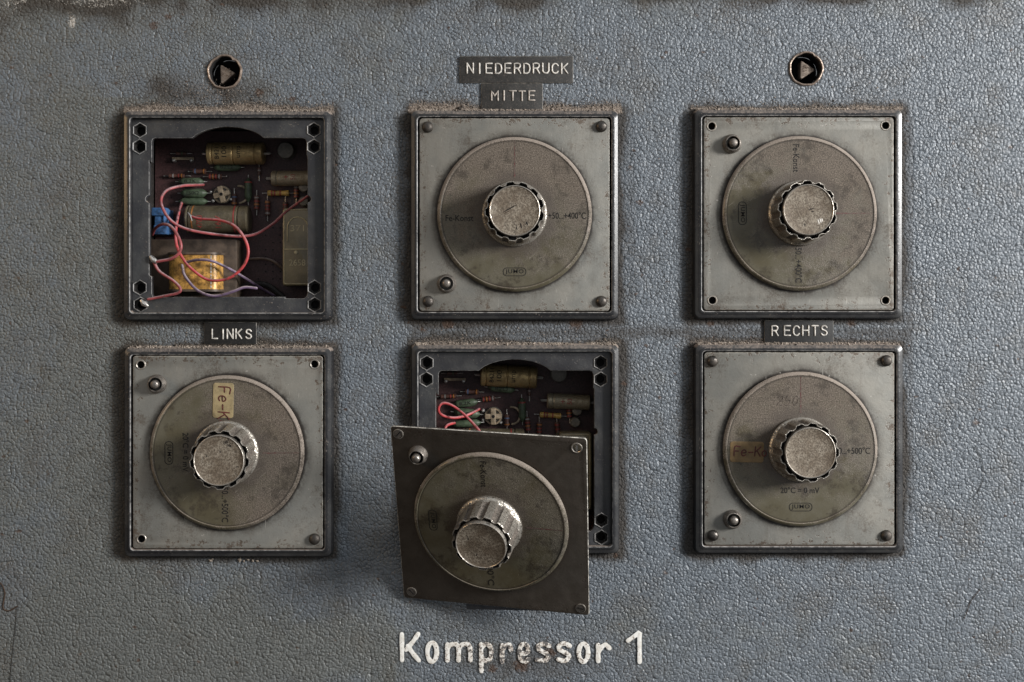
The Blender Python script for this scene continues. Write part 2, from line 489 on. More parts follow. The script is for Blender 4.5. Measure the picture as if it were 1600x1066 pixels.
# ------------------------------------------------------------------ mesh helper: coordinates (u right, v up, w towards the viewer) in units
class MB:
    def __init__(self):
        self.v, self.f, self.mi, self.mats = [], [], [], []
        self.M = Matrix.Identity(4)

    def mat(self, key):
        if key not in self.mats:
            self.mats.append(key)
        return self.mats.index(key)

    def add(self, verts, faces, key):
        o = len(self.v)
        i = self.mat(key)
        for p in verts:
            self.v.append(self.M @ Vector(p))
        for f in faces:
            self.f.append([a + o for a in f])
            self.mi.append(i)

    def loft(self, loops, keys, cap0=False, cap1=False):
        n = len(loops[0])
        for a, b, k in zip(loops[:-1], loops[1:], keys):
            self.add(list(a) + list(b), [(i, (i + 1) % n, n + (i + 1) % n, n + i) for i in range(n)], k)
        if cap0:
            self.add(loops[0], [list(range(n))[::-1]], keys[0])
        if cap1:
            self.add(loops[-1], [list(range(n))], keys[-1])

    def lathe(self, prof, keys, c=(0, 0, 0), n=48, fn=None, cap=True):
        """prof: (r, w); fn(r, w, theta)->r"""
        if isinstance(keys, str):
            keys = [keys] * (len(prof) - 1)
        loops = []
        for r, h in prof:
            loops.append([(c[0] + (fn(r, h, 2 * math.pi * i / n) if fn else r) * math.cos(2 * math.pi * i / n),
                           c[1] + (fn(r, h, 2 * math.pi * i / n) if fn else r) * math.sin(2 * math.pi * i / n), c[2] + h) for i in range(n)])
        self.loft(loops, keys, cap, cap)

    def box(self, c, s, key, bev=0.0):
        x, y, z = [d / 2 for d in s]
        if bev <= 0:
            vs = [(c[0] + i * x, c[1] + j * y, c[2] + k * z) for k in (-1, 1) for j in (-1, 1) for i in (-1, 1)]
            self.add(vs, [(0, 2, 3, 1), (4, 5, 7, 6), (0, 1, 5, 4), (2, 6, 7, 3), (0, 4, 6, 2), (1, 3, 7, 5)], key)
        else:
            b = bev
            lp = []
            for dz, ins in ((-z, b), (-z + b, 0), (z - b, 0), (z - b * 0.3, b * 0.3), (z, b)):
                lp.append([(c[0] + p[0], c[1] + p[1], c[2] + dz) for p in rrect(x - ins, y - ins, max(b * 1.4 - ins, 0.2), 4)])
            self.loft(lp, [key] * 4, True, True)

    def tube(self, pts, r, key, n=8, closed=False, squash=1.0, base=0.0, caps=True):
        pts = [Vector(p) for p in pts]
        m = len(pts)
        loops = []
        prev = None
        for i, p in enumerate(pts):
            t = (pts[(i + 1) % m] - pts[i - 1]) if closed else (pts[min(i + 1, m - 1)] - pts[max(i - 1, 0)])
            t.normalize()
            if prev is None:
                a = Vector((0, 0, 1)) if abs(t.z) < 0.9 else Vector((0, 1, 0))
            else:
                a = prev
            x = (a - t * a.dot(t)).normalized()
            prev = x
            y = t.cross(x)
            rr = r[i] if isinstance(r, (list, tuple)) else r
            loops.append([p + x * rr * math.cos(2 * math.pi * k / n) + y * rr * math.sin(2 * math.pi * k / n) for k in range(n)])
        if squash != 1.0:
            loops = [[Vector((q.x, q.y, base + (q.z - base) * squash)) for q in l] for l in loops]
        if closed:
            loops.append(loops[0])
            self.loft(loops, [key] * (len(loops) - 1))
        else:
            if caps:    # rounded ends
                for end in (0, -1):
                    p = pts[end]
                    t = (pts[0] - pts[1]) if end == 0 else (pts[-1] - pts[-2])
                    t = t.normalized()
                    rr = r[end] if isinstance(r, (list, tuple)) else r
                    ext = []
                    for f, sh in ((0.7, 0.75), (1.0, 0.25)):
                        q = [Vector((p.x, p.y, p.z)) + (Vector(v) - p if squash == 1 else Vector((v.x - p.x, v.y - p.y, (v.z - p.z)))) * sh + t * rr * f for v in loops[end]]
                        ext.append(q)
                    loops = (ext[::-1] + loops) if end == 0 else (loops + ext)
            self.loft(loops, [key] * (len(loops) - 1), True, True)

    def mesh(self, me, key, X=None, edge=None):
        X = X or Matrix.Identity(4)
        o = len(self.v)
        i = self.mat(key)
        j = self.mat(edge) if edge else i
        for v in me.vertices:
            self.v.append(self.M @ (X @ v.co))
        for p in me.polygons:
            self.f.append([a + o for a in p.vertices])
            nz = abs(p.normal.z)
            self.mi.append(j if (edge and 0.12 < nz < 0.96) else i)
        bpy.data.meshes.remove(me)

    def plate(self, outer, holes, w0, w1, bevel, key, edge=None, res=2):
        cu = bpy.data.curves.new('t', 'CURVE')
        cu.dimensions = '2D'
        cu.fill_mode = 'BOTH'
        b = min(bevel, (w1 - w0) / 2 * 0.98)
        cu.extrude = (w1 - w0) / 2 - b
        cu.bevel_depth = b
        cu.bevel_resolution = res
        cu.offset = -b
        for lp in [outer] + list(holes):
            s = cu.splines.new('POLY')
            s.points.add(len(lp) - 1)
            for q, pt in zip(lp, s.points):
                pt.co = (q[0], q[1], 0, 1)
            s.use_cyclic_u = True
        o = bpy.data.objects.new('t', cu)
        me = bpy.data.meshes.new_from_object(o)
        bpy.data.objects.remove(o)
        bpy.data.curves.remove(cu)
        self.mesh(me, key, Matrix.Translation((0, 0, (w0 + w1) / 2)), edge)

    def text(self, s, key, c, width, height, rot=0.0, w=0.0, thick=0.3, bold=0.0, bend=None, spacing=1.0):
        cu = bpy.data.curves.new('t', 'FONT')
        cu.body = s
        cu.size = 1.0
        cu.offset = bold
        cu.resolution_u = 3
        cu.space_character = spacing
        o = bpy.data.objects.new('t', cu)
        me = bpy.data.meshes.new_from_object(o)
        bpy.data.objects.remove(o)
        bpy.data.curves.remove(cu)
        co = np.array([v.co[:] for v in me.vertices])
        lo, hi = co.min(0), co.max(0)
        sx, sy = width / (hi[0] - lo[0]), height / (hi[1] - lo[1])
        base = [((x - (lo[0] + hi[0]) / 2) * sx, (y - (lo[1] + hi[1]) / 2) * sy) for x, y, _ in co]
        ca, sa = math.cos(rot), math.sin(rot)
        vs = [(x * ca - y * sa, x * sa + y * ca) for x, y in base]
        fs = [list(p.vertices) for p in me.polygons]
        bpy.data.meshes.remove(me)
        if bend:      # wrap on a cylinder lying along u: bend = (radius, axis_v, axis_w)
            R_, av, aw = bend
            out = []
            for x, y in vs:
                yy = (c[1] + y - av)
                a = yy / R_
                out.append((c[0] + x, av + (R_ + 0.15) * math.sin(a), aw + (R_ + 0.15) * math.cos(a)))
            self.add(out, fs, key)
            return
        n = len(vs)
        self.add([(c[0] + x, c[1] + y, w + thick) for x, y in vs], fs, key)

    def build(self, name, parent=None, angle=35, smooth=True, loc=None):
        me = bpy.data.meshes.new(name)
        me.from_pydata([(p[0] * S, -p[2] * S, p[1] * S) for p in self.v], [], self.f)
        for k in self.mats:
            me.materials.append(M[k])
        me.polygons.foreach_set('material_index', self.mi)
        bm = bmesh.new()
        bm.from_mesh(me)
        bmesh.ops.remove_doubles(bm, verts=bm.verts, dist=0.002 * S)
        bmesh.ops.recalc_face_normals(bm, faces=bm.faces)
        bm.to_mesh(me)
        bm.free()
        if smooth:
            me.polygons.foreach_set('use_smooth', [True] * len(me.polygons))
            me.set_sharp_from_angle(angle=rad(angle))
        me.update()
        o = bpy.data.objects.new(name, me)
        C.objects.link(o)
        if parent:
            o.parent = parent
        if loc is not None:
            o.location = (loc[0] * S, -loc[2] * S, loc[1] * S)
        return o


def rrect(a, b, r, n=6):
    pts = []
    for cx, cy, a0 in ((a - r, b - r, 0), (-a + r, b - r, 90), (-a + r, -b + r, 180), (a - r, -b + r, 270)):
        for i in range(n + 1):
            t = rad(a0 + 90 * i / n)
            pts.append((cx + r * math.cos(t), cy + r * math.sin(t)))
    return pts


def circle(r, c=(0, 0), n=32, a0=0.0):
    return [(c[0] + r * math.cos(a0 + 2 * math.pi * i / n), c[1] + r * math.sin(a0 + 2 * math.pi * i / n)) for i in range(n)]


def smooth_path(pts, k=8):
    """Catmull-Rom through the points"""
    pts = [Vector(p) for p in pts]
    q = [pts[0] * 2 - pts[1]] + pts + [pts[-1] * 2 - pts[-2]]
    out = []
    for i in range(1, len(q) - 2):
        for j in range(k):
            t = j / k
            a, b, c, d = q[i - 1], q[i], q[i + 1], q[i + 2]
            out.append(0.5 * ((2 * b) + (c - a) * t + (2 * a - 5 * b + 4 * c - d) * t * t + (3 * b - a - 3 * c + d) * t ** 3))
    out.append(pts[-1])
    return out


def thing(name, label, cat, loc, group=None):
    o = bpy.data.objects.new(name, None)
    o.empty_display_size = 0.01
    C.objects.link(o)
    o.location = (loc[0] * S, -loc[2] * S, loc[1] * S)
    o['label'] = label
    o['category'] = cat
    if group:
        o['group'] = group
    return o


def kids(o):
    return [c for c in C.objects if c.parent == o]


# ------------------------------------------------------------------ the panel
UNITS = {'LT': (356.5, 337.0), 'CT': (804.0, 336.0), 'RT': (1246.5, 334.5), 'LB': (357.5, 706.0), 'CB': (805.0, 701.0), 'RB': (1247.5, 700.5)}
LOCKS = [(351.0, 112.5), (1259.5, 107.5)]
HW, HH = 162.5, 163.5       # half size of a bezel
ctr = {k: P(v[0], v[1], 8) for k, v in UNITS.items()}
ctr = {k: Vector((v.x, v.y, 0)) for k, v in ctr.items()}


def build_panel():
    st = 5.0
    xs = np.arange(-500, 2100 + st, st)
    ys = np.arange(-420, 1500 + st, st)
    X, Y = np.meshgrid(xs, ys)
    nx, ny = len(xs), len(ys)
    Z = ZY - Y
    U = X - CX
    # the sheet is very slightly dented
    W_ = 0.8 * np.sin(U / 310 + 1) * np.sin(Z / 260) - 0.8
    vs = np.stack([U * S, -W_ * S, Z * S], -1).reshape(-1, 3)
    idx = np.arange(nx * ny).reshape(ny, nx)
    q = np.stack([idx[:-1, :-1], idx[1:, :-1], idx[1:, 1:], idx[:-1, 1:]], -1).reshape(-1, 4)
    cu = (U[:-1, :-1] + st / 2).reshape(-1)
    cz = (Z[:-1, :-1] - st / 2).reshape(-1)
    keep = np.ones(len(q), bool)
    for lx, ly in LOCKS:          # cut clean round holes for the locks
        c = P(lx, ly)
        vx, vz = vs[:, 0] / S - c.x, vs[:, 2] / S - c.y
        dd = np.hypot(vx, vz)
        m = (dd > 22.0) & (dd < 28.2)
        vs[m, 0] = (c.x + vx[m] / dd[m] * 25.2) * S
        vs[m, 2] = (c.y + vz[m] / dd[m] * 25.2) * S
        dd[m] = 25.2
        keep &= ~(dd[q].max(1) < 25.3)
    for k in ('LT', 'CB'):
        c = ctr[k]
        keep &= ~((np.abs(cu - c.x) < 152) & (np.abs(cz - c.y) < 152))
    q = q[keep]
    me = bpy.data.meshes.new('control_panel')
    me.from_pydata(vs.tolist(), [], q.tolist())
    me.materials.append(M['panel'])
    me.polygons.foreach_set('use_smooth', [True] * len(me.polygons))
    u, z = U.reshape(-1), Z.reshape(-1)
    py, px = ZY - z, u + CX

    def sn(a, b, c):
        return np.sin(u / a + c) * np.cos(z / b + c * 1.7)
    def vnoise(cell, seed):
        g_ = np.random.default_rng(seed).random((int(2100 / cell) + 4, int(2800 / cell) + 4))
        fx, fy = (u + 1320) / cell, (z + 1000) / cell
        ix, iy = fx.astype(int), fy.astype(int)
        tx, ty = fx - ix, fy - iy
        tx, ty = tx * tx * (3 - 2 * tx), ty * ty * (3 - 2 * ty)
        return (g_[iy, ix] * (1 - tx) + g_[iy, ix + 1] * tx) * (1 - ty) + (g_[iy + 1, ix] * (1 - tx) + g_[iy + 1, ix + 1] * tx) * ty
    patch = np.clip(0.25 + 1.1 * (0.6 * vnoise(64, 1) + 0.4 * vnoise(23, 2)), 0, 1.25)
    wob = 0.25 * sn(23, 31, .3) + 0.2 * sn(11, 9, 2.0) + 0.15 * sn(47, 60, 4)
    g = np.zeros_like(u)
    du = np.zeros_like(u)
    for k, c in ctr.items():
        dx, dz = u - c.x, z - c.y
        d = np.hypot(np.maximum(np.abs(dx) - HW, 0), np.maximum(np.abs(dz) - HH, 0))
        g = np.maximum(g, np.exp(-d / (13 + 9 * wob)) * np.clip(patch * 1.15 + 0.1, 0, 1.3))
        # shadow strip left of each frame, painted into the panel colour
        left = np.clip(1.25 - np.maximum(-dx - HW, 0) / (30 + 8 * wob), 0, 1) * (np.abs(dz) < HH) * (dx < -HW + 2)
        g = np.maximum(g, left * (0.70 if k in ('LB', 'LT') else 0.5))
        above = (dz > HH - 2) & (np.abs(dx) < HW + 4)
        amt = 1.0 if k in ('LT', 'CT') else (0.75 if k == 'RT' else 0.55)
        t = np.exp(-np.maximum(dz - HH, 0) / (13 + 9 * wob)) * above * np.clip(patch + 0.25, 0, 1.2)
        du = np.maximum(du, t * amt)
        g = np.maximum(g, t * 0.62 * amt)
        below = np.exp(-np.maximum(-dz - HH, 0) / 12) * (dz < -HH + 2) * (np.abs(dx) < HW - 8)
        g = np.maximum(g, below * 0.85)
    for i, (lx, ly) in enumerate(LOCKS):
        c = P(lx, ly)
        d = np.hypot(u - c.x, z - c.y)
        g = np.maximum(g, np.exp(-np.maximum(d - 25, 0) / 5) * 0.7)
        if i == 0:
            run = np.exp(-((u - c.x - 2) / 7) ** 2) * (z < c.y - 22) * (z > c.y - 64)
            g = np.maximum(g, run * 0.7)
    # top band of dirt and the flaking white corner
    g = np.maximum(g, np.exp(-np.maximum(py, 0) / np.clip(46 - px / 40, 16, 46)) * (0.05 + 0.85 * patch * patch))
    wide = np.exp(-((px - 330) / 130) ** 2) * np.exp(-((py - 140) / 34) ** 2)
    g = np.maximum(g, 0.75 * wide * patch)
    du = np.maximum(du, 0.45 * wide)
    stain = np.exp(-((px - 820) / 190) ** 2 - ((py - 1035) / 42) ** 2)
    g = np.maximum(g, stain * 0.5)
    gap = np.exp(-((py - 520) / 16) ** 2) * (px > 640) * (px < 1420)
    g = np.maximum(g, gap * 0.5)
    g = np.maximum(g, np.exp(-((px - 985) / 14) ** 2) * (py > 230) * (py < 480) * 0.36)
    g = np.maximum(g, np.exp(-((px - 1422) / 9) ** 2) * (py > 180) * (py < 860) * 0.45)
    rust = np.zeros_like(u)
    for a_, b_, r_ in ((1000, 316, 9), (1003, 430, 6), (1042, 440, 6), (990, 235, 6), (985, 262, 7), (1040, 895, 8), (962, 868, 8), (700, 506, 16), (900, 506, 18), (660, 515, 8),
                       (1330, 505, 12), (1110, 506, 10), (1525, 660, 9), (1531, 640, 6), (1432, 620, 6), (170, 340, 6), (405, 145, 12), (456, 155, 10), (1075, 390, 8), (1470, 840, 6),
                       (30, 830, 8), (210, 980, 6), (150, 470, 5), (55, 395, 5), (1010, 540, 7), (630, 480, 8), (975, 600, 9), (540, 640, 6), (560, 300, 5), (1580, 230, 7), (1558, 540, 6),
                       (1180, 950, 6), (1330, 985, 7), (815, 1040, 20), (860, 1020, 14), (770, 1046, 12), (1035, 90, 6), (610, 95, 6), (240, 40, 12), (262, 26, 10), (520, 860, 7), (590, 905, 6)):
        rust = np.maximum(rust, np.exp(-(((px - a_) / r_) ** 2 + ((py - b_) / (r_ * 0.8)) ** 2)))
    br = np.clip(0.26 - px / 2200, -0.25, 0.25) + 0.25 * np.exp(-py / 60.0) + 0.22 * wob
    br += 0.55 * np.exp(-((px - 165) / 70) ** 2) * (py > 150)
    br += 0.3 * np.exp(-((py - 1020) / 70) ** 2) * (px < 620) + 0.25 * np.exp(-((py - 1010) / 60) ** 2)
    fl = 0.80 * np.exp(-((px - 20) / 70) ** 2 - (py / 36) ** 2) + 0.95 * np.exp(-((px - 112) / 12) ** 2 - ((py - 34) / 22) ** 2)
    fl = np.maximum(fl, 0.80 * np.exp(-((px - 150) / 180) ** 2 - (py / 26) ** 2))
    fl = np.maximum(fl, 0.55 * np.exp(-(py / 14) ** 2))
    for nm, a in (('grime_shade', g), ('dusty', du), ('brown', br), ('rust', rust), ('flake', np.clip(fl, 0, 1))):
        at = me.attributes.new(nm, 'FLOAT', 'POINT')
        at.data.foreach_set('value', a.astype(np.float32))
    o = bpy.data.objects.new('control_panel', me)
    C.objects.link(o)
    return o


panel = build_panel()
panel['kind'] = 'structure'
panel['label'] = 'blue grey hammered enamel cabinet panel with dirt, painted frame shadows and hand painted white lettering'

# hand painted lettering, traced strokes in a 1600x448 enlargement of the strip (590..1040, 940..1066)
def zp(x, y):
    return (590 + x / 3.5556, 940 + y / 3.5556)


def ell(cx, cy, rx, ry, n=22):
    return [(cx + rx * math.cos(2 * math.pi * i / n), cy + ry * math.sin(2 * math.pi * i / n)) for i in range(n)]


LETTERS = [
    ('K', [[(135, 183), (136, 325)], [(225, 182), (195, 225), (158, 268)], [(168, 248), (198, 290), (228, 326)]]),
    ('o', [('c', ell(303, 281, 26, 53))]),
    ('m', [[(388, 240), (388, 325)], [(388, 262), (408, 240), (436, 238), (450, 258), (450, 325)], [(450, 262), (470, 240), (500, 238), (514, 260), (516, 325)]]),
    ('p', [[(575, 238), (577, 385)], [(577, 258), (600, 237), (625, 250), (632, 285), (622, 320), (597, 328), (577, 310)]]),
    ('r', [[(692, 243), (692, 335)], [(692, 272), (712, 245), (735, 243), (742, 270)]]),
    ('e', [[(794, 288), (830, 286), (836, 255), (815, 236), (794, 252), (790, 295), (802, 328), (822, 334), (838, 322)]]),
    ('s', [[(952, 246), (925, 235), (897, 243), (893, 262), (918, 280), (944, 294), (946, 316), (925, 329), (886, 324)]]),
    ('s', [[(1066, 246), (1040, 233), (1012, 243), (1008, 264), (1034, 280), (1060, 296), (1060, 316), (1038, 330), (1004, 322)]]),
    ('o', [('c', ell(1144, 284, 26, 50))]),
    ('r', [[(1225, 243), (1226, 330)], [(1226, 285), (1246, 252), (1268, 241), (1287, 258)]]),
    ('1', [[(1392, 217), (1425, 195), (1455, 172), (1456, 335)]]),
]
for li, (ch, strokes) in enumerate(LETTERS):
    mb = MB()
    for si, s_ in enumerate(strokes):
        closed = s_[0] == 'c'
        pts = s_[1] if closed else s_
        h = 0.25 + 0.12 * si
        q = [Vector((*P(*zp(*p), h)[:2], h)) for p in pts]
        if not closed:
            q = smooth_path(q, 6) if ch != '1' else [q[0]] + [q[0].lerp(q[2], t) for t in (.25, .5, .75)] + [q[2]] + [q[2].lerp(q[3], t) for t in (.02, .25, .5, .75, 1)]
        q2 = []
        for a_, b_ in zip(q[:-1], q[1:]):
            q2 += [a_, a_.lerp(b_, .5)]
        q = q2 + ([q[-1]] if not closed else [q[-1]])
        rr = [3.65 + 0.3 * math.sin(i * 0.5 + li) + random.uniform(-.16, .16) for i in range(len(q))]
        mb.tube(q, rr, 'white', 10, closed, squash=0.11, base=h)
    mb.build('painted_letter', panel, angle=60)

mb = MB()
def thin(pts, r, key):
    mb.tube(smooth_path([P(x, y, 0.5) for x, y in pts], 6), r, key, 5)
thin([(1350 + x / 2.288, 600 + y / 2.288) for x, y in ((395, 225), (415, 260), (428, 310), (420, 360), (400, 395), (375, 415))], 0.36, 'hair')
mb.build('hair', panel)
mb = MB()
thin([(1350 + x / 2.288, 600 + y / 2.288) for x, y in ((415, 735), (382, 778), (370, 810), (357, 842))], 0.5, 'scratch')
mb.build('scratch', panel)
mb = MB()
thin([(0 + x / 2.857, 700 + y / 2.857) for x, y in ((-20, 590), (8, 610), (22, 650), (14, 712), (40, 727), (76, 708))], 1.1, 'scratch')
mb.build('crack', panel)
mb = MB()
thin([(x / 2.857, 700 + y / 2.857) for x, y in ((75, 720), (66, 830), (55, 930), (45, 1045))], 0.5, 'hair')
mb.build('crack', panel)


# ------------------------------------------------------------------ label tapes
STROKES = {
    'N': [[(0, 0), (0, 1)], [(0, 1), (.62, 0)], [(.62, 0), (.62, 1)]], 'I': [[(.3, 0), (.3, 1)]],
    'E': [[(.6, 0), (0, 0), (0, 1), (.6, 1)], [(0, .52), (.5, .52)]], 'D': [[(0, 0), (0, 1), (.32, 1), (.55, .85), (.62, .5), (.55, .15), (.32, 0), (0, 0)]],
    'R': [[(0, 0), (0, 1), (.4, 1), (.58, .9), (.6, .73), (.5, .55), (.36, .5), (0, .5)], [(.34, .5), (.62, 0)]], 'U': [[(0, 1), (0, .25), (.12, .05), (.31, 0), (.5, .05), (.62, .25), (.62, 1)]],
    'C': [[(.6, .8), (.48, .95), (.3, 1), (.12, .93), (.02, .75), (0, .5), (.02, .25), (.12, .07), (.3, 0), (.48, .05), (.6, .2)]],
    'K': [[(0, 0), (0, 1)], [(.6, 1), (0, .42)], [(.2, .6), (.62, 0)]], 'M': [[(0, 0), (0, 1), (.34, .45), (.68, 1), (.68, 0)]],
    'T': [[(0, 1), (.64, 1)], [(.32, 1), (.32, 0)]], 'L': [[(0, 1), (0, 0), (.56, 0)]], 'H': [[(0, 0), (0, 1)], [(.62, 0), (.62, 1)], [(0, .52), (.62, .52)]],
    'S': [[(.58, .82), (.46, .96), (.3, 1), (.12, .95), (.03, .78), (.12, .6), (.32, .52), (.52, .42), (.6, .24), (.5, .06), (.3, 0), (.12, .04), (.02, .18)]],
    'F': [[(0, 0), (0, 1), (.58, 1)], [(0, .52), (.45, .52)]], 'e': [[(.03, .33), (.5, .36), (.48, .55), (.3, .66), (.08, .52), (.02, .3), (.1, .08), (.3, 0), (.5, .1)]],
    '-': [[(.05, .38), (.5, .40)]], 'o': [[(.25, .6), (.05, .45), (.03, .2), (.2, 0), (.42, .08), (.48, .35), (.38, .55), (.25, .6)]],
    '2': [[(.05, .8), (.25, 1), (.5, .9), (.5, .65), (.05, 0), (.6, .02)]], '5': [[(.55, 1), (.1, 1), (.08, .55), (.4, .6), (.55, .3), (.4, .02), (.05, .08)]],
    '0': [[(.3, 1), (.08, .8), (.05, .3), (.25, 0), (.5, .2), (.52, .75), (.3, 1)]], ' ': [],
}


def tape(word, xs, y0, y1, rect, label, key, lkey, jit=0.25):
    x0, t, x1, b = rect
    c = P((x0 + x1) / 2, (t + b) / 2, 1)
    root = thing('label_tape', label, 'label', (c.x, c.y, 0), 'embossed label tapes stuck on the panel')
    mb = MB()
    mb.plate(rrect((x1 - x0) / 2, (b - t) / 2, 0.8, 2), [], 0.3, 2.4, 0.8, key, 'tape_edge')
    mb.build('strip', root)
    mb = MB()
    H = y1 - y0
    for ch, x in zip(word, xs):
        wd = {'I': .6, 'M': .68, 'L': .56}.get(ch, .62) * H
        dy = random.uniform(-jit, jit)
        for si, s_ in enumerate(STROKES[ch]):
            pts = [Vector((*(P(x - wd / 2 + p[0] * H, y1 - p[1] * H + dy, 2) - c)[:2], 2.4)) for p in s_]
            # keep corners crisp: subdivide only
            q = []
            for a, b2 in zip(pts[:-1], pts[1:]):
                q += [a, a.lerp(b2, 0.5)]
            q.append(pts[-1])
            mb.tube(q, 1.26 - 0.04 * si, lkey, 8, squash=1.2, base=2.4)
    mb.build('embossed_letters', root, angle=60)
    return root


tape('NIEDERDRUCK', [734.5 + 14.75 * i for i in range(11)], 99.5, 114.7, (718.5, 88, 895.5, 130), 'long dusty black embossed tape reading NIEDERDRUCK above the middle column', 'tape_dusty', 'emboss')
tape('MITTE', [773, 787.5, 801, 815.5, 831], 142.5, 157, (752, 130.6, 848, 172), 'black embossed tape reading MITTE half buried in dust under the NIEDERDRUCK tape', 'tape_dusty', 'emboss_dirty')
tape('LINKS', [335.5, 348.5, 359.5, 373, 388.5], 514.8, 529, (319, 503.5, 401, 538), 'short black embossed tape reading LINKS between the two left units', 'tape', 'emboss')
tape('RECHTS', [1210.5, 1230, 1244, 1258.5, 1273, 1287.5], 509.3, 524.3, (1194, 500.5, 1302, 536), 'black embossed tape reading RECHTS between the two right units', 'tape', 'emboss')


# ------------------------------------------------------------------ triangular key locks
def lock(i, label, tri, notch):
    lx, ly = LOCKS[i]
    c = P(lx, ly)
    root = thing('panel_lock', label, 'lock', (c.x, c.y, 0), 'triangular key locks in the panel')
    mb = MB()

    def wob(r, h, t):
        k = 0.35 * math.sin(5 * t + i) + 0.25 * math.sin(11 * t + 2 * i)
        dent = -2.2 * math.exp(-((t - notch) / 0.10) ** 2) if h > 0.5 and r > 23 else 0
        return r + k + dent
    mb.lathe([(24.2, -30), (24.0, -2), (23.9, 0.5), (24.4, 1.8), (25.3, 2.3), (26.4, 1.9), (27.2, 0.6), (27.6, -1.5)], ['black'] + ['rust_ring'] * 6, n=72, fn=wob, cap=False)
    mb.build('ring', root)
    mb = MB()
    mb.lathe([(24, -30), (24, -31.5)], 'black', n=40)
    mb.build('barrel', root)
    mb = MB()
    pts = [P(x, y, -9) - c for x, y in tri]
    cen = sum((p for p in pts), Vector()) / 3
    pts = [cen + (p - cen) * 0.95 for p in pts]
    rounded = []
    for a in range(3):
        p0, p1, p2 = pts[a - 1], pts[a], pts[(a + 1) % 3]
        d0, d1 = (p0 - p1).normalized(), (p2 - p1).normalized()
        for t in np.linspace(0, 1, 6):
            A, B = p1 + d0 * 4.5, p1 + d1 * 4.5
            q = A * (1 - t) ** 2 + p1 * 2 * t * (1 - t) + B * t ** 2
            rounded.append((q.x, q.y))
    mb.plate(rounded, [], -30, -9, 1.2, 'bolt', 'rust_ring')
    # hammered scars on the face
    for k in range(3):
        a = Vector((cen.x + random.uniform(-6, 2), cen.y + random.uniform(-6, 6), -9.0))
        b = a + Vector((random.uniform(3, 8), random.uniform(-6, 3), 0))
        mb.tube([a, a.lerp(b, .5), b], 0.9, 'rust_ring', 5)
    mb.build('triangular_bolt', root)


lock(0, 'round triangular key lock above the open left unit, dirt running down from it', [(343.5, 99.5), (369, 114.2), (344.5, 133)], 0.95)
lock(1, 'round triangular key lock with nicked rusty rim above the upper right unit', [(1250.5, 93), (1275.5, 109.5), (1250, 125.5)], 1.0)


# ------------------------------------------------------------------ parts of the dial units
def bezel_mesh(root, open_):
    mb = MB()
    prof = [(0, 9, 0), (0.6, 9, 7), (1.4, 9, 11), (2.5, 8.5, 13.2), (2.75, 8.4, 13.31), (6.55, 8, 14.99), (6.8, 8, 15.1), (8.2, 7, 15.9)]
    loops = [[(x, y, h) for x, y in rrect(HW - i, HH - i, r, 8)] for i, r, h in prof]
    inn = [(11.2, 6, 16), (12.0, 5.6, 15.5), (12.4, 5.4, 14.6), (12.7, 5, 5.0)]
    loops += [[(x, y, h) for x, y in rrect(HW - i, HH - i, r, 8)] for i, r, h in inn]
    mb.loft(loops, ['bezel', 'bezel', 'bezel', 'bezel_gloss', 'bezel_gloss', 'bezel_gloss', 'bezel', 'bezel', 'bezel_edge', 'bezel_edge', 'bezel'])
    if not open_:
        a = [(x, y, 5.0) for x, y in rrect(HW - 12.7, HH - 12.7, 5, 8)]
        mb.add(a, [list(range(len(a)))], 'black')
    return mb.build('bezel', root, angle=28)


def hexagon(c, r):
    return circle(r, c, 6, math.pi / 2)


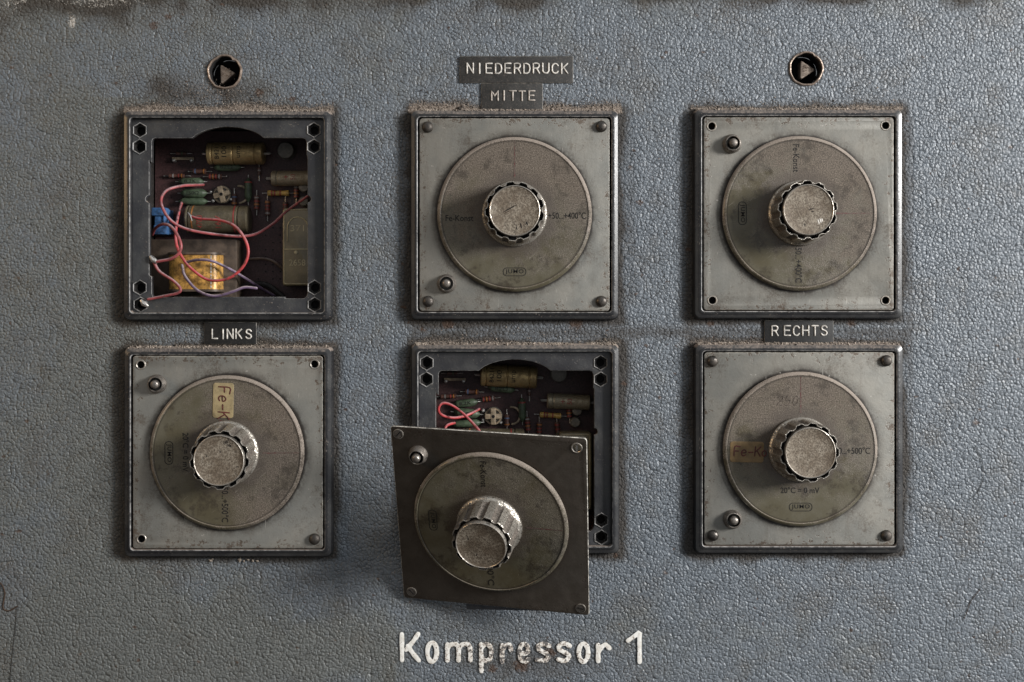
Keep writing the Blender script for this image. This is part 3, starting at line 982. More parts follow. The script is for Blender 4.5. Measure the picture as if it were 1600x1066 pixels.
def dial_parts(root, rot, wtop, dial_mat, fe='Fe-Konst', rng_txt='+50...+400°C', mv=False, sticker=None, pencil=False, logo_key='print'):
    """the disc with printing, turned by rot"""
    M[dial_mat.name] = dial_mat
    mb = MB()
    prof = [(0.01, wtop + 8), (40, wtop + 8), (108, wtop + 8), (113.4, wtop + 7.8), (114.4, wtop + 8.6), (115.6, wtop + 8.5), (118.4, wtop + 6.2), (119.6, wtop + 4.6), (119.0, wtop + 2.0), (113, wtop + 0.6)]
    mb.lathe(prof, dial_mat.name, n=128, cap=False)
    dial = mb.build('dial_disc', root)
    f = wtop + 8
    ca, sa = math.cos(rot), math.sin(rot)

    def at(u, v):
        return (u * ca - v * sa, u * sa + v * ca)
    def piece(name, fn):
        mb = MB()
        fn(mb)
        mb.build(name, dial, smooth=False)
    if fe:
        piece('printed_text', lambda mb: mb.text(fe, 'print', at(-85, -6), 43, 9.5, rot, f, 0.25, 0.006))
    long_ = len(rng_txt) > 11
    piece('printed_text', lambda mb: mb.text(rng_txt, 'print', at(81 if long_ else 80, -2), 58 if long_ else 54, 10.5, rot, f, 0.25, 0.006))
    if mv:
        piece('printed_text', lambda mb: mb.text('20°C = 0 mV', 'print', at(-1, -63), 60, 9.5, rot, f, 0.25, 0.012))

    def logo(mb):
        mb.text('JUMO', logo_key, at(0, -89), 28, 8.4, rot, f, 0.25, 0.006, spacing=1.12)
        o_, i_ = rrect(18, 6.6, 6.0, 6), rrect(17, 5.6, 5.1, 6)
        q = [(*at(x, y - 89), f + 0.25) for x, y in o_] + [(*at(x, y - 89), f + 0.25) for x, y in i_]
        n = len(o_)
        mb.add(q, [(i, (i + 1) % n, n + (i + 1) % n, n + i) for i in range(n)], logo_key)
    piece('printed_logo', logo)
    piece('red_mark', lambda mb: mb.add([(*at(x, y), f + 0.22) for x, y in ((-1.3, 56), (1.3, 56), (0.4, 112), (-0.4, 112))], [(0, 1, 2, 3)], 'red_line'))
    if pencil:
        for ch, x in zip('250', (-38, -26, -14)):
            for s_ in STROKES[ch]:
                piece('pencil_mark', lambda mb: mb.tube([(*at(x + p[0] * 15 + p[1] * 4, 68 + p[1] * 15), f + 0.05) for p in s_], 0.55, 'pencil', 5))
    if sticker:
        key, su, sv, sw, sh, word, hgt = sticker
        mb = MB()
        X = Matrix.Translation((*at(su, sv), 0)) @ Matrix.Rotation(rot + rad(random.uniform(-1.5, 1.5)), 4, 'Z')
        mb.M = X
        mb.plate(rrect(sw / 2, sh / 2, 4, 4), [], f - 0.1, f + 0.7, 0.25, key)
        x = -sw / 2 + 6
        for ch in word:
            for s_ in STROKES[ch]:
                mb.tube(smooth_path([(x + p[0] * hgt * 0.95 + p[1] * 1.2, (p[1] - 0.42) * hgt, f + 0.75) for p in s_], 3), 1.15, 'ink', 6, squash=0.4, base=f + 0.75)
            x += hgt * (0.78 if ch != '-' else 0.72)
        mb.build('sticker', dial)
    return dial


def knob_parts(root, w0, phase=0.0, h=50.0, lean=(0.0, 0.0), marks=()):
    """fluted chrome knob with an aluminium cap"""
    NF = 13
    mb = MB()

    def r_at(r, hh, t):
        z = (hh - w0) / h
        t2 = (t + phase) * NF / (2 * math.pi)
        x = abs((t2 % 1.0) - 0.5) * 2           # 0 in the middle of a groove, 1 on a ridge
        if r < 39.6:
            return r
        a = min(1, max(0, (z - 0.16) / 0.10)) if z < 0.9 else 1.0
        g = max(0.0, 1 - (x / 0.50) ** 4)
        return r - a * 3.3 * g
    zs = [(49.5, 0.0), (50.3, 0.02), (50.3, 0.085), (49.4, 0.12), (47.8, 0.14), (47.2, 0.16), (47.0, 0.20), (46.8, 0.25), (46.6, 0.35), (46.3, 0.5), (46.0, 0.65), (45.8, 0.78), (45.6, 0.86), (45.6, 0.91), (45.0, 0.93), (43.9, 0.93), (43.3, 0.91), (43.0, 0.70), (37, 0.70)]
    n = 13 * 14
    loops = []
    for r, z in zs:
        hh = w0 + z * h
        loops.append([(r_at(r, hh, 2 * math.pi * i / n) * math.cos(2 * math.pi * i / n) + lean[0] * z, r_at(r, hh, 2 * math.pi * i / n) * math.sin(2 * math.pi * i / n) + lean[1] * z, hh) for i in range(n)])
    for li in range(len(loops) - 1):
        a, b = loops[li], loops[li + 1]
        for i in range(n):
            t2 = ((2 * math.pi * (i + .5) / n) + phase) * NF / (2 * math.pi)
            x = abs((t2 % 1.0) - 0.5) * 2
            z = (zs[li][1] + zs[li + 1][1]) / 2
            key = 'groove' if (x < 0.44 and 0.2 < z < 0.9) else ('black' if li >= 15 else 'body')  # black puts the shade of the gap round the cap into the colour
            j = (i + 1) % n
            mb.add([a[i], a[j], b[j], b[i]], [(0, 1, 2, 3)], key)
    knob = mb.build('knob', root, angle=40)
    mb = MB()
    c = (lean[0], lean[1], w0)
    mb.lathe([(38.3, 0.68 * h), (38.5, 0.985 * h), (38.0, 1.02 * h), (37.2, 1.03 * h), (36.4, 1.012 * h), (35.7, 1.005 * h), (20, 1.0 * h), (0.01, 1.0 * h)], ['rim', 'rim', 'rim', 'rim', 'cap', 'cap', 'cap'], c=c, n=96, cap=False)
    for x0, y0, x1, y1, rr, k_ in marks:      # single deep scratches on the face
        a_, b_ = Vector((c[0] + x0, c[1] + y0, w0 + h)), Vector((c[0] + x1, c[1] + y1, w0 + h))
        mb.tube([a_, a_.lerp(b_, .3), a_.lerp(b_, .7), b_], [rr * .4, rr, rr, rr * .3], k_, 6, squash=.35, base=w0 + h)
    mb.build('cap', knob)
    return knob


def button_part(root, u, v, w0, sunk=0.0):
    mb = MB()
    mb.lathe([(14.6, 0), (14.8, 3.5), (13.6, 5.5), (12.2, 11), (11.6, 12.2), (10.8, 12.4), (10.1, 11.4), (9.8, 1)], ['steel'] * 5 + ['rim', 'black'], c=(u, v, w0), n=40, cap=False)
    b = mb.build('push_button', root)
    mb = MB()
    mb.lathe([(6.6, 2), (6.5, 15 - sunk), (6.0, 17 - sunk), (4.6, 18.4 - sunk), (2.6, 19 - sunk), (0.01, 19.2 - sunk)], 'steel', c=(u, v, w0), n=28, cap=False)
    mb.build('pin', b)


def screw_part(root, u, v, w0, key='dark_screw', r=8.8):
    mb = MB()
    mb.lathe([(r, -1), (r, 1.5), (r * .93, 3.6), (r * .78, 5.4), (r * .5, 6.8), (r * .2, 7.3), (0.01, 7.35)], key, c=(u, v, w0), n=28, cap=False)
    mb.build('screw', root)


def eyelet_part(root, u, v, w0):
    mb = MB()
    mb.lathe([(5.6, -6), (5.6, 0.3), (6.2, 0.9), (7.2, 0.9), (8.0, 0.1), (8.2, -1)], ['black', 'rim', 'rim', 'rim', 'rim'], c=(u, v, w0), n=28, cap=False)
    mb.build('eyelet', root)


PW, PH = 147.2, 149.2        # half size of the cover plate
GROUP = 'square temperature dial units on the panel'


def dial_unit(key, label, rot, screws, holes, button, dial_mat, phase, knob_h=50, lean=(0, 0), marks=(), **kw):
    c = ctr[key]
    root = thing('dial_unit', label, 'dial unit', (c.x, c.y, 0), GROUP)
    bezel_mesh(root, False)
    wt = 14.0
    mb = MB()
    hs = [circle(5.7, q, 20) for q in holes]
    mb.plate(rrect(PW, PH, 4.5, 4), hs, 9.5, wt, 1.0, 'plate', 'plate_edge')
    mb.build('cover_plate', root)
    for q in screws:
        screw_part(root, q[0], q[1], wt)
    for q in holes:
        eyelet_part(root, q[0], q[1], wt)
    button_part(root, button[0], button[1], wt)
    dial_parts(root, rot, wt, dial_mat, **kw)
    knob_parts(root, wt + 8, phase, knob_h, lean, marks)
    return root


def q4(a, b, c=None, d=None):
    return [(-135, 135.5), (134.5, 136.5), (-134, -134.5), (134.5, -134.5)]


Q = q4(0, 0)
dial_unit('CT', 'upper middle dial unit under the MITTE tape, upright dial and long scratch on knob', 0.0, Q, [], (-105, -107), mat_dial('dial_top_dust', rad(75), 0.8, 0.10), 0.2, lean=(0, 1),
          marks=[(-17, -2, 3, 9, 0.9, 'black'), (-16, -4, -6, 1, 0.6, 'scratch'), (8, -18, 11, -27, 1.0, 'black'), (17, -16, 20, -22, 1.1, 'black'), (2, -22, 4, -30, 0.8, 'black')])
dial_unit('RT', 'dial unit above the RECHTS tape, empty corner holes and bright scratch on knob', rad(-90), [], Q, (-104, 108), mat_dial('dial_right_dust', rad(40), 0.8, 0.02), 0.35,
          rng_txt='50...+400°C', lean=(0, 1),
          marks=[(14, -14, 16, -22, 1.2, 'emboss'), (17, -13, 19, -20, 1.2, 'emboss'), (20, -13, 21, -18, 1.0, 'emboss'), (0, 0, 8, 2, 0.8, 'black'), (4, -3, 9, -2, 0.7, 'black')])
dial_unit('LB', 'dial unit below the LINKS tape with vertical yellowed Fe-K sticker, one corner screw', rad(-90), [Q[3]], Q[:3], (-109, 106), mat_dial('dial_east_dust', rad(5), 0.85, -0.05), 0.1,
          fe=None, mv=True, rng_txt='50...+500°C', sticker=('sticker', -81, -5, 54, 32, 'Fe-Ko', 17), lean=(1, -5))
dial_unit('RB', 'dial unit below the RECHTS tape with horizontal brown Fe-Ko sticker on the dial', 0.0, Q, [], (-104, -109), mat_dial('dial_north_dust', rad(88), 0.8, 0.0), 0.0,
          fe=None, mv=True, rng_txt='50...+500°C', sticker=('sticker_dark', -83, -4, 52, 32, 'Fe-Ko', 14), pencil=True, lean=(2, 1))


# ------------------------------------------------------------------ open unit with its circuit board
def arch_opening():
    # opening of the inner frame, (u, v) round the unit centre, clockwise from the top left corner
    L, R_, T, B = -119.5, 121.5, 121.0, -126.5
    pts = [(L + 5, T), (-57, T)]
    for i in range(1, 15):        # the shallow arch at the top
        t = i / 15
        x = -57 + 112 * t
        pts.append((x, T + 17.5 * (1 - (2 * t - 1) ** 2) ** 0.8))
    pts += [(55, T), (R_ - 6, T), (R_ - 2, T - 1.5), (R_, T - 6)]
    pts += [(R_, 95), (R_ + 1.5, 92)]
    for i in range(7):
        a = rad(90 - 180 * i / 6)
        pts.append((R_ + 1.5 + 5.5 * math.cos(a), 26 + 5.5 * math.sin(a)))
    pts += [(R_ + 1.5, -90), (R_ + 1.5, B + 6), (R_, B + 1), (R_ - 4, B - 2.5), (88, B - 2.5), (88, B)]
    pts += [(-85, B), (-85, B - 1), (L + 2, B - 1), (L, B + 5), (L, -95), (L - 4, -93)]
    for i in range(7):
        a = rad(270 - 180 * i / 6)
        pts.append((L - 4 + 6.0 * math.cos(a) - 0.0, 26 + 6.0 * math.sin(a)))
    pts += [(L - 4, 86), (L, 83), (L, T - 5), (L + 1.5, T - 1.5)]
    return pts


HEX = [(-138, 133), (-138.5, 107.5), (133, 133.5), (133, 107.5), (-138, -112), (-137, -138.5), (134, -112), (134, -138.5)]


def open_unit(key, label):
    c = ctr[key]
    root = thing('open_unit', label, 'open unit', (c.x, c.y, 0), 'opened dial units without cover on the panel')
    bezel_mesh(root, True)
    mb = MB()
    holes = [hexagon(q, 10.6) for q in HEX]
    mb.plate(rrect(HW - 12.4, HH - 12.4, 6, 6), [arch_opening()] + holes, -4.0, 6.0, 0.9, 'ledge', 'bezel_edge')
    led = mb.build('inner_frame', root)
    for q in HEX:
        mb = MB()
        hx = [(x, y, 7.0) for x, y in hexagon(q, 12.4)], [(x, y, 7.4) for x, y in hexagon(q, 11.6)], [(x, y, 6.6) for x, y in hexagon(q, 10.7)], [(x, y, 0) for x, y in hexagon(q, 10.5)]
        ot = [(x, y, 5.5) for x, y in hexagon(q, 12.6)]
        mb.loft([ot, *hx], ['ledge', 'bezel_edge', 'bezel_edge', 'housing'])
        # floor of the socket with a bore
        a = circle(10.5, q, 24)
        n = 24
        mb.lathe([(10.4, 0), (6.6, -0.2), (6.2, -8), (0.01, -8.2)], ['housing', 'housing', 'black'], c=(q[0], q[1], 0), n=24, cap=False)
        mb.build('hex_socket', led, smooth=False)
    # housing: five walls behind the panel
    mb = MB()
    lo = [[(x, y, h) for x, y in rrect(HW - 14, HH - 14, 4, 3)] for h in (-4.2, -110)]
    mb.loft(lo, ['housing'], False, True)
    mb.build('housing', root)
    return root


def lead(mb, a, b, r=0.9):
    mb.tube([a, Vector(a).lerp(Vector(b), .5), b], r, 'lead', 6, caps=False)


def cyl_u(mb, u0, u1, v, wc, r, key, grooves=(), n=28, ends=None):
    """a can lying along u (use mb.M to turn it)"""
    pr = []
    u = u0
    pr.append((0.01, u0))
    pr.append((r * .86, u0))
    pr.append((r, u0 + r * .10))
    for g in sorted(grooves):
        pr += [(r, g - 1.8), (r * .93, g - .6), (r * .93, g + .6), (r, g + 1.8)]
    pr += [(r, u1 - r * .10), (r * .86, u1), (0.01, u1)]
    loops = [[(h, v + rr * math.cos(2 * math.pi * i / n), wc + rr * math.sin(2 * math.pi * i / n)) for i in range(n)] for rr, h in pr]
    ks = [key] * (len(pr) - 1)
    if ends:
        ks[0] = ks[-1] = ends
    mb.loft(loops, ks)


def build_board(root, key):
    """one circuit board with its components, laid out as read on the left unit"""
    BW = -95.0
    c = ctr['LT']

    def L(px, py, h):          # pixel of the left unit -> unit coordinates at depth h
        q = P(px, py, h)
        return Vector((q.x - c.x, q.y - c.y, h))
    mb = MB()
    mb.box((0, 0, BW - 2), (292, 294, 4), 'board')
    for _ in range(60):
        u, v = random.uniform(20, 120), random.uniform(-120, 10)
        u, v = round(u / 12) * 12, round(v / 12) * 12
        mb.lathe([(1.5, BW + 0.05), (0.01, BW + 0.06)], 'hole', c=(u, v, 0), n=8, cap=False)
    board = mb.build('circuit_board', root)

    def can(px0, px1, py, r, key, grooves, marks, end='lead', rot=None):
        wc = BW + r + 2
        a, b = L(px0, py, wc), L(px1, py, wc)
        mb = MB()
        if rot:
            pc = (a + b) / 2
            mb.M = Matrix.Translation(pc) @ Matrix.Rotation(rot, 4, 'Z') @ Matrix.Translation(-pc)
        cyl_u(mb, a.x, b.x, a.y, wc, r, key, [a.x + (b.x - a.x) * g for g in grooves])
        lead(mb, (a.x - 9, a.y, wc), (a.x, a.y, wc), 2.4)
        lead(mb, (b.x, a.y, wc), (b.x + 9, a.y, wc), 2.4)
        lead(mb, (a.x - 9, a.y, wc), (a.x - 10, a.y, BW), 1.0)
        lead(mb, (b.x + 9, a.y, wc), (b.x + 10, a.y, BW), 1.0)
        for s_, fr, w_, h_, rt, k_ in marks:
            mb.text(s_, k_, (a.x + (b.x - a.x) * fr, a.y + 1), w_, h_, rt, bend=(r + 0.3, a.y, wc))
        return mb.build('capacitor', board)
    can(325, 413, 240, 18, 'brass_can', (0.10, 0.47, 0.86), [('B4211', 0.20, 24, 7, rad(90), 'mark'), ('100', 0.33, 18, 8, rad(90), 'mark'), ('ump', 0.60, 20, 8, rad(90), 'mark')])
    can(425, 492, 279, 12.5, 'grey_can', (0.14,), [('+', 0.36, 7, 7, 0, 'mark_red'), ('50', 0.52, 9, 8, rad(90), 'mark_red')])
    # the big olive electrolytic
    wc = BW + 24
    a, b = L(292, 343, wc), L(390, 343, wc)
    mb = MB()
    cyl_u(mb, a.x, b.x, a.y, wc, 22.5, 'olive_can', [a.x + 6, b.x - 16])
    for fr, k_ in ((0.78, 'band_red'), (0.12, 'band_orange')):
        x = a.x + (b.x - a.x) * fr
        lp = [[(x + dx, a.y + 22.8 * math.cos(t), wc + 22.8 * math.sin(t)) for t in np.linspace(0, 2 * math.pi, 32, endpoint=False)] for dx in (0, 2.2)]
        mb.loft(lp, [k_])
    mb.text('4700', 'mark_red', (a.x + 26, a.y - 6), 22, 9, rad(90), bend=(22.8, a.y, wc))
    mb.text('16V', 'mark_red', (a.x + 56, a.y - 6), 20, 9, rad(90), bend=(22.8, a.y, wc))
    mb.build('electrolytic_capacitor', board)

    def green(px, py, ln, r, vert=False, mark=None):
        wc = BW + r + 2
        q = L(px, py, wc)
        mb = MB()
        if vert:
            mb.M = Matrix.Translation(q) @ Matrix.Rotation(rad(90), 4, 'Z') @ Matrix.Translation(-q)
        n = 20
        pr = [(0.6, -ln / 2 - 7), (1.0, -ln / 2 - 2), (r * .75, -ln / 2 + 3), (r, -ln / 2 + 6), (r, ln / 2 - 6), (r * .75, ln / 2 - 3), (1.0, ln / 2 + 2), (0.6, ln / 2 + 7)]
        lp = [[(q.x + h, q.y + rr * math.cos(2 * math.pi * i / n), wc + rr * math.sin(2 * math.pi * i / n)) for i in range(n)] for rr, h in pr]
        mb.loft(lp, ['lead', 'green', 'green', 'green', 'green', 'green', 'lead'], True, True)
        if vert:
            lp = [[(q.x + ln / 2 - 7 + dx, q.y + (r + .2) * math.cos(2 * math.pi * i / n), wc + (r + .2) * math.sin(2 * math.pi * i / n)) for i in range(n)] for dx in (0, 2.5)]
            mb.loft(lp, ['band_red'])
        elif mark:
            mb.text(mark, 'mark', (q.x, q.y), ln * .5, 6, 0, bend=(r + .3, q.y, wc))
        mb.build('resistor', board)
    green(355, 261.5, 42, 6.5, mark='82Ω')
    green(299, 284, 38, 6.5, mark='8,2K')
    green(303, 302, 40, 7.5, mark='150Ω')
    green(302, 315, 44, 6)
    green(388, 297, 36, 6, True)

    def banded(px, py, ln, r, vert, bands, key='res'):
        wc = BW + r + 2
        q = L(px, py, wc)
        mb = MB()
        if vert:
            mb.M = Matrix.Translation(q) @ Matrix.Rotation(rad(90), 4, 'Z') @ Matrix.Translation(-q)
        n = 14
        pr = [(0.01, -ln / 2), (r, -ln / 2 + .8), (r * 1.06, -ln * .36), (r * .9, -ln * .25), (r * .9, ln * .25), (r * 1.06, ln * .36), (r, ln / 2 - .8), (0.01, ln / 2)]
        lp = [[(q.x + h, q.y + rr * math.cos(2 * math.pi * i / n), wc + rr * math.sin(2 * math.pi * i / n)) for i in range(n)] for rr, h in pr]
        mb.loft(lp, [key] * 7)
        for f, k_ in bands:
            lp = [[(q.x + ln * f + dx, q.y + r * 1.1 * math.cos(2 * math.pi * i / n), wc + r * 1.1 * math.sin(2 * math.pi * i / n)) for i in range(n)] for dx in (-1.1, 1.1)]
            mb.loft(lp, [k_])
        for s_ in (-1, 1):
            lead(mb, (q.x + s_ * ln / 2, q.y, wc), (q.x + s_ * (ln / 2 + 8), q.y, wc), 0.8)
            lead(mb, (q.x + s_ * (ln / 2 + 8), q.y, wc), (q.x + s_ * (ln / 2 + 8.5), q.y, BW), 0.8)
        mb.build('resistor', board)
    RB_ = [(-.35, 'band_red'), (-.12, 'band_orange'), (.1, 'band_red'), (.34, 'band_grey')]
    RG_ = [(-.34, 'band_grey'), (-.1, 'band_red'), (.12, 'band_red'), (.35, 'band_orange')]
    banded(401, 317, 24, 4, True, RB_)
    banded(418, 325, 26, 4, True, RG_)
    banded(463, 300, 22, 4, True, RB_)
    banded(446, 327, 24, 4, True, [(-.3, 'green'), (0, 'band_red'), (.3, 'band_red')])
    banded(336, 276, 22, 4, False, RB_)
    banded(312, 268, 22, 4, False, [(-.3, 'band_blue'), (.34, 'band_orange')])
    banded(276, 275, 26, 3.2, False, [(-.2, 'band_grey'), (.15, 'band_red'), (.34, 'band_orange')])
    banded(366, 312, 20, 4, True, [(-.3, 'band_orange'), (.2, 'band_blue')])
    banded(405, 268, 14, 2.6, True, [(0.1, 'band_grey')])
    banded(283, 240, 18, 2.6, False, [(0.1, 'green')])
    banded(435, 302, 36, 4.6, False, [(-.28, 'band_red'), (-.15, 'band_red'), (.1, 'mark_red')], 'yellow')
    # copper strip link with two blobs
    mb = MB()
    q = L(286, 248, BW + 5)
    mb.box(q, (36, 4.5, 3), 'tan', 0.8)
    for s_ in (-15, 14):
        mb.lathe([(3.2, -4), (3.4, 1), (2, 3.5), (0.01, 4)], 'lead', c=(q.x + s_, q.y - 3, q.z), n=14, cap=False)
    mb.build('link', board)
    # trimmer: round tan cross on a grey ring
    q = L(349, 305, BW)
    mb = MB()
    mb.lathe([(15, 0), (15, 8), (14, 9.5), (11.5, 9.5), (11, 7)], ['grey_disc', 'grey_disc', 'tan', 'tan'], c=(q.x, q.y, BW), n=36, cap=False)
    mb.lathe([(14.8, 7), (0.01, 7)], 'grey_disc', c=(q.x, q.y, BW), n=36, cap=False)
    mb.M = Matrix.Translation((q.x, q.y, 0)) @ Matrix.Rotation(rad(14), 4, 'Z')
    mb.box((0, 0, BW + 11), (27, 8.5, 7), 'tan', 1.2)
    mb.box((0, 0, BW + 11.3), (8.5, 27, 7.6), 'tan', 1.2)
    mb.lathe([(2.8, BW + 15.2), (0.01, BW + 15.25)], 'black', c=(0, 0, 0), n=14, cap=False)
    for p_ in ((-17, 9), (-17, -6), (12, -11)):
        mb.lathe([(3.4, BW), (3.2, BW + 7), (1.6, BW + 9), (0.01, BW + 9.4)], 'lead', c=(p_[0], p_[1], 0), n=14, cap=False)
    mb.build('trimmer', board)
    q = L(374, 304, BW + 8)
    mb = MB()
    mb.tube([(q.x + 13.5 * math.cos(t), q.y + 14 * math.sin(t), q.z) for t in np.linspace(-1.5, 1.7, 20)], 1.8, 'tan', 8)
    mb.build('wire_clip', board)
    for px, py, r in ((449, 237, 13.5), (477, 316, 8), (477, 294, 8)):
        q = L(px, py, BW)
        mb = MB()
        mb.lathe([(r + 1, 0), (r + 1, 3), (r, 4), (r, 15), (r - 1.2, 16.5), (0.01, 16.8)], 'grey_disc', c=(q.x, q.y, BW), n=32, cap=False)
        mb.build('transistor', board)
    # relay in a clear amber case, at the right edge
    a, b = L(441, 325, BW + 40), L(492, 447, BW + 40)
    mb = MB()
    cc = (a + b) / 2
    sx, sy = b.x - a.x, a.y - b.y
    mb.box((cc.x, cc.y, BW + 20), (sx, sy, 40), 'relay', 3.5)
    top = BW + 40
    arch = [(cc.x - sx * .34, cc.y + sy * .08, top)] + [(cc.x - sx * .02 + sx * .32 * math.cos(t), cc.y + sy * .24 + 18 * math.sin(t), top) for t in np.linspace(math.pi, 0, 12)] + [(cc.x + sx * .30, cc.y + sy * .08, top)]
    mb.tube(arch, 1.0, 'relay_line', 6)
    mb.tube([(cc.x - sx * .42, cc.y - sy * .03, top), (cc.x, cc.y - sy * .03, top), (cc.x + sx * .45, cc.y - sy * .03, top)], 1.0, 'relay_line', 6)
    mb.text('2658', 'relay_line', (cc.x - 2, cc.y - sy * .20), 26, 10, 0, top, 0.3)
    mb.text('371', 'relay_line', (cc.x - 2, cc.y + sy * .24), 22, 10, 0, top, 0.3)
    mb.lathe([(3.2, top), (2.6, top + 1), (0.01, top + 1.2)], 'relay_line', c=(cc.x - 4, cc.y - sy * .07, 0), n=14, cap=False)
    mb.tube([(x + cc.x, y + cc.y, top) for x, y in rrect(sx / 2 - 3.2, sy / 2 - 3.2, 3, 3)], 0.8, 'relay_line', 6, closed=True)
    mb.build('relay', board)
    return board, L, BW


LT = open_unit('LT', 'open unit above the LINKS tape, cover gone, loose red and violet wires spilling out')
board, Lp, BW = build_board(LT, 'LT')
# transformer and the blue terminal, only seen in the left unit
mb = MB()
a, b = Lp(232, 374, -48), Lp(370, 470, -48)
cc = (a + b) / 2
mb.box((cc.x, cc.y, (-48 + BW) / 2), (b.x - a.x, a.y - b.y, BW * -1 - 48), 'core', 2)
tr = mb.build('transformer', board)
a, b = Lp(259, 398, -20), Lp(342, 452, -20)
cc = (a + b) / 2
wu, hv = (b.x - a.x) / 2, (a.y - b.y) / 2
mb = MB()
lp = []
for s_ in (-hv, hv):
    lp.append([(cc.x + wu * math.copysign(abs(math.cos(t)) ** .55, math.cos(t)), cc.y + s_, -48 + 30 * max(0, math.sin(t)) ** .6) for t in np.linspace(0, math.pi, 30)] + [(cc.x - wu, cc.y + s_, -60), (cc.x + wu, cc.y + s_, -60)])
mb.loft(lp, ['coil'], True, True)
for s_ in (-1, 1):
    lp = []
    for d in (0, 3.5):
        k_ = 1.04
        lp.append([(cc.x + wu * k_ * math.copysign(abs(math.cos(t)) ** .5, math.cos(t)), cc.y + s_ * (hv + d + 0.2), -48 + 33 * max(0, math.sin(t)) ** .6) for t in np.linspace(0, math.pi, 30)] + [(cc.x - wu * k_, cc.y + s_ * (hv + d + .2), -60), (cc.x + wu * k_, cc.y + s_ * (hv + d + .2), -60)])
    mb.loft(lp, ['core'], True, True)
# white dashed seam of the wrapping
for i in range(9):
    v = cc.y - hv + 4 + i * (2 * hv - 8) / 8
    t = math.acos(min(1, (0.70) ** (1 / .55)))
    mb.box((cc.x + wu * .70, v, -48 + 30 * math.sin(t) ** .6 + .2), (1.6, 3.2 + (i % 3), 1.2), 'emboss')
mb.build('coil', board)
mb = MB()
q = Lp(252, 346, -55)
mb.box((q.x, q.y, -70), (19, 40, 40), 'blue', 1.5)
mb.box((q.x - 1.5, q.y + 15, -55), (24, 13, 18), 'blue', 1.5)
mb.box((q.x + 1, q.y - 14, -53), (21, 15, 16), 'blue', 1.5)
mb.box((q.x + 6.5, q.y, -50), (3, 44, 5), 'blue', 0.8)
mb.build('terminal_block', board)
# thick cable arc low on the board
mb = MB()
mb.tube(smooth_path([Lp(150 + x / 2.881 + 20, 150 + y / 2.881, -84) for x, y in ((540, 900), (600, 860), (660, 845), (720, 855), (780, 900))], 6), 4.5, 'housing', 8)
mb.build('cable', board)


def zw(pts):      # points traced in the 1066 px enlargement of the left unit: (x, y, depth)
    c = ctr['LT']
    return [P(170 + x / 2.881, 150 + y / 2.881, h) - c for x, y, h in pts]


def wire(root, pts, r, key, k=8):
    mb = MB()
    mb.tube(smooth_path(pts, k), r, key, 10)
    return mb.build('wire', root, angle=70)


W1 = wire(LT, zw([(425, 400, -80), (380, 402, -62), (330, 405, -42), (262, 425, -22), (235, 470, -12), (255, 530, -6), (300, 577, -5), (370, 605, -10), (470, 622, -22), (580, 632, -34), (660, 622, -44), (740, 575, -52), (800, 520, -56), (895, 452, -50)]), 2.35, 'pink_wire')
W2 = wire(LT, zw([(372, 543, -38), (410, 553, -34), (500, 560, -24), (565, 585, -12), (610, 640, -2), (628, 700, 2), (610, 760, 2), (560, 810, 0), (500, 830, -2), (440, 825, -6), (380, 785, -8), (335, 735, -10), (305, 670, -14), (302, 600, -26), (312, 540, -48), (328, 480, -84)]), 2.35, 'red_wire')
W3 = wire(LT, zw([(196, 625, -40), (208, 598, -24), (240, 578, -8), (275, 585, 4), (305, 620, 9), (325, 670, 12), (316, 707, 12), (280, 733, 11), (216, 746, 9)]), 2.45, 'pink_wire')
W4 = wire(LT, zw([(200, 742, 4), (228, 790, 8), (290, 832, 14), (322, 868, 15), (308, 888, 15), (240, 903, 13), (178, 915, 11)]), 2.35, 'pink_wire')
W5 = wire(LT, zw([(330, 762, -10), (342, 810, 2), (390, 868, 8), (440, 895, 12), (490, 900, 12), (560, 880, 10), (610, 862, 6), (664, 866, 2)]), 2.3, 'purple_wire')
W6 = wire(LT, zw([(352, 748, -12), (400, 738, -4), (460, 742, -4), (530, 772, -20), (600, 812, -40), (680, 862, -66), (745, 900, -86)]), 2.3, 'purple_wire')
W7 = wire(LT, zw([(630, 735, -88), (690, 732, -84), (740, 745, -84), (785, 780, -88)]), 2.4, 'brown_wire')
for x, y, h in ((200, 738, 8), (158, 935, 9)):
    mb = MB()
    q = zw([(x, y, h)])[0]
    mb.tube([q + Vector((-3, 4, 0)), q, q + Vector((5, -3, 0))], [3.4, 4.6, 3.2], 'lead', 10)
    mb.build('solder_lug', LT)
mb = MB()
q = zw([(368, 540, -37)])[0]
mb.tube([q + Vector((-4, 5, 0)), q, q + Vector((2, -7, -1))], [1.0, 2.6, 1.2], 'lead', 8)
mb.build('solder_lug', LT)

# the second open unit: the same board copied, its own wires
CB = open_unit('CB', 'open unit in the lower middle, half hidden behind the hanging cover plate')


def copy_tree(o, parent):
    cpy = o.copy()
    C.objects.link(cpy)
    cpy.parent = parent
    for ch in kids(o):
        if ch.name.split('.')[0] in ('transformer', 'coil', 'terminal_block', 'cable'):
            continue
        copy_tree(ch, cpy)
    return cpy


board2 = copy_tree(board, CB)
for o_ in kids(board2):         # small differences between the two boards: parts are bent and turned
    kn = o_.name.split('.')[0]
    vs_ = o_.data.vertices
    cen_ = sum((v.co for v in vs_), Vector()) / len(vs_)
    ang_ = {'trimmer': 0.24, 'capacitor': 0.05, 'resistor': random.uniform(-.12, .12)}.get(kn)
    if kn in ('trimmer', 'capacitor', 'resistor', 'transistor'):
        sh_ = Vector((random.uniform(-3, 3) * S, 0, random.uniform(-3, 3) * S))
        o_.matrix_local = Matrix.Translation(cen_ + sh_) @ Matrix.Rotation(ang_ or 0.0, 4, 'Y') @ Matrix.Translation(-cen_)
cB = ctr['CB']


def zc(pts):      # points traced in the 5x enlargement of the lower middle unit
    return [P(650 + x / 5, 545 + y / 5, h) - cB for x, y, h in pts]


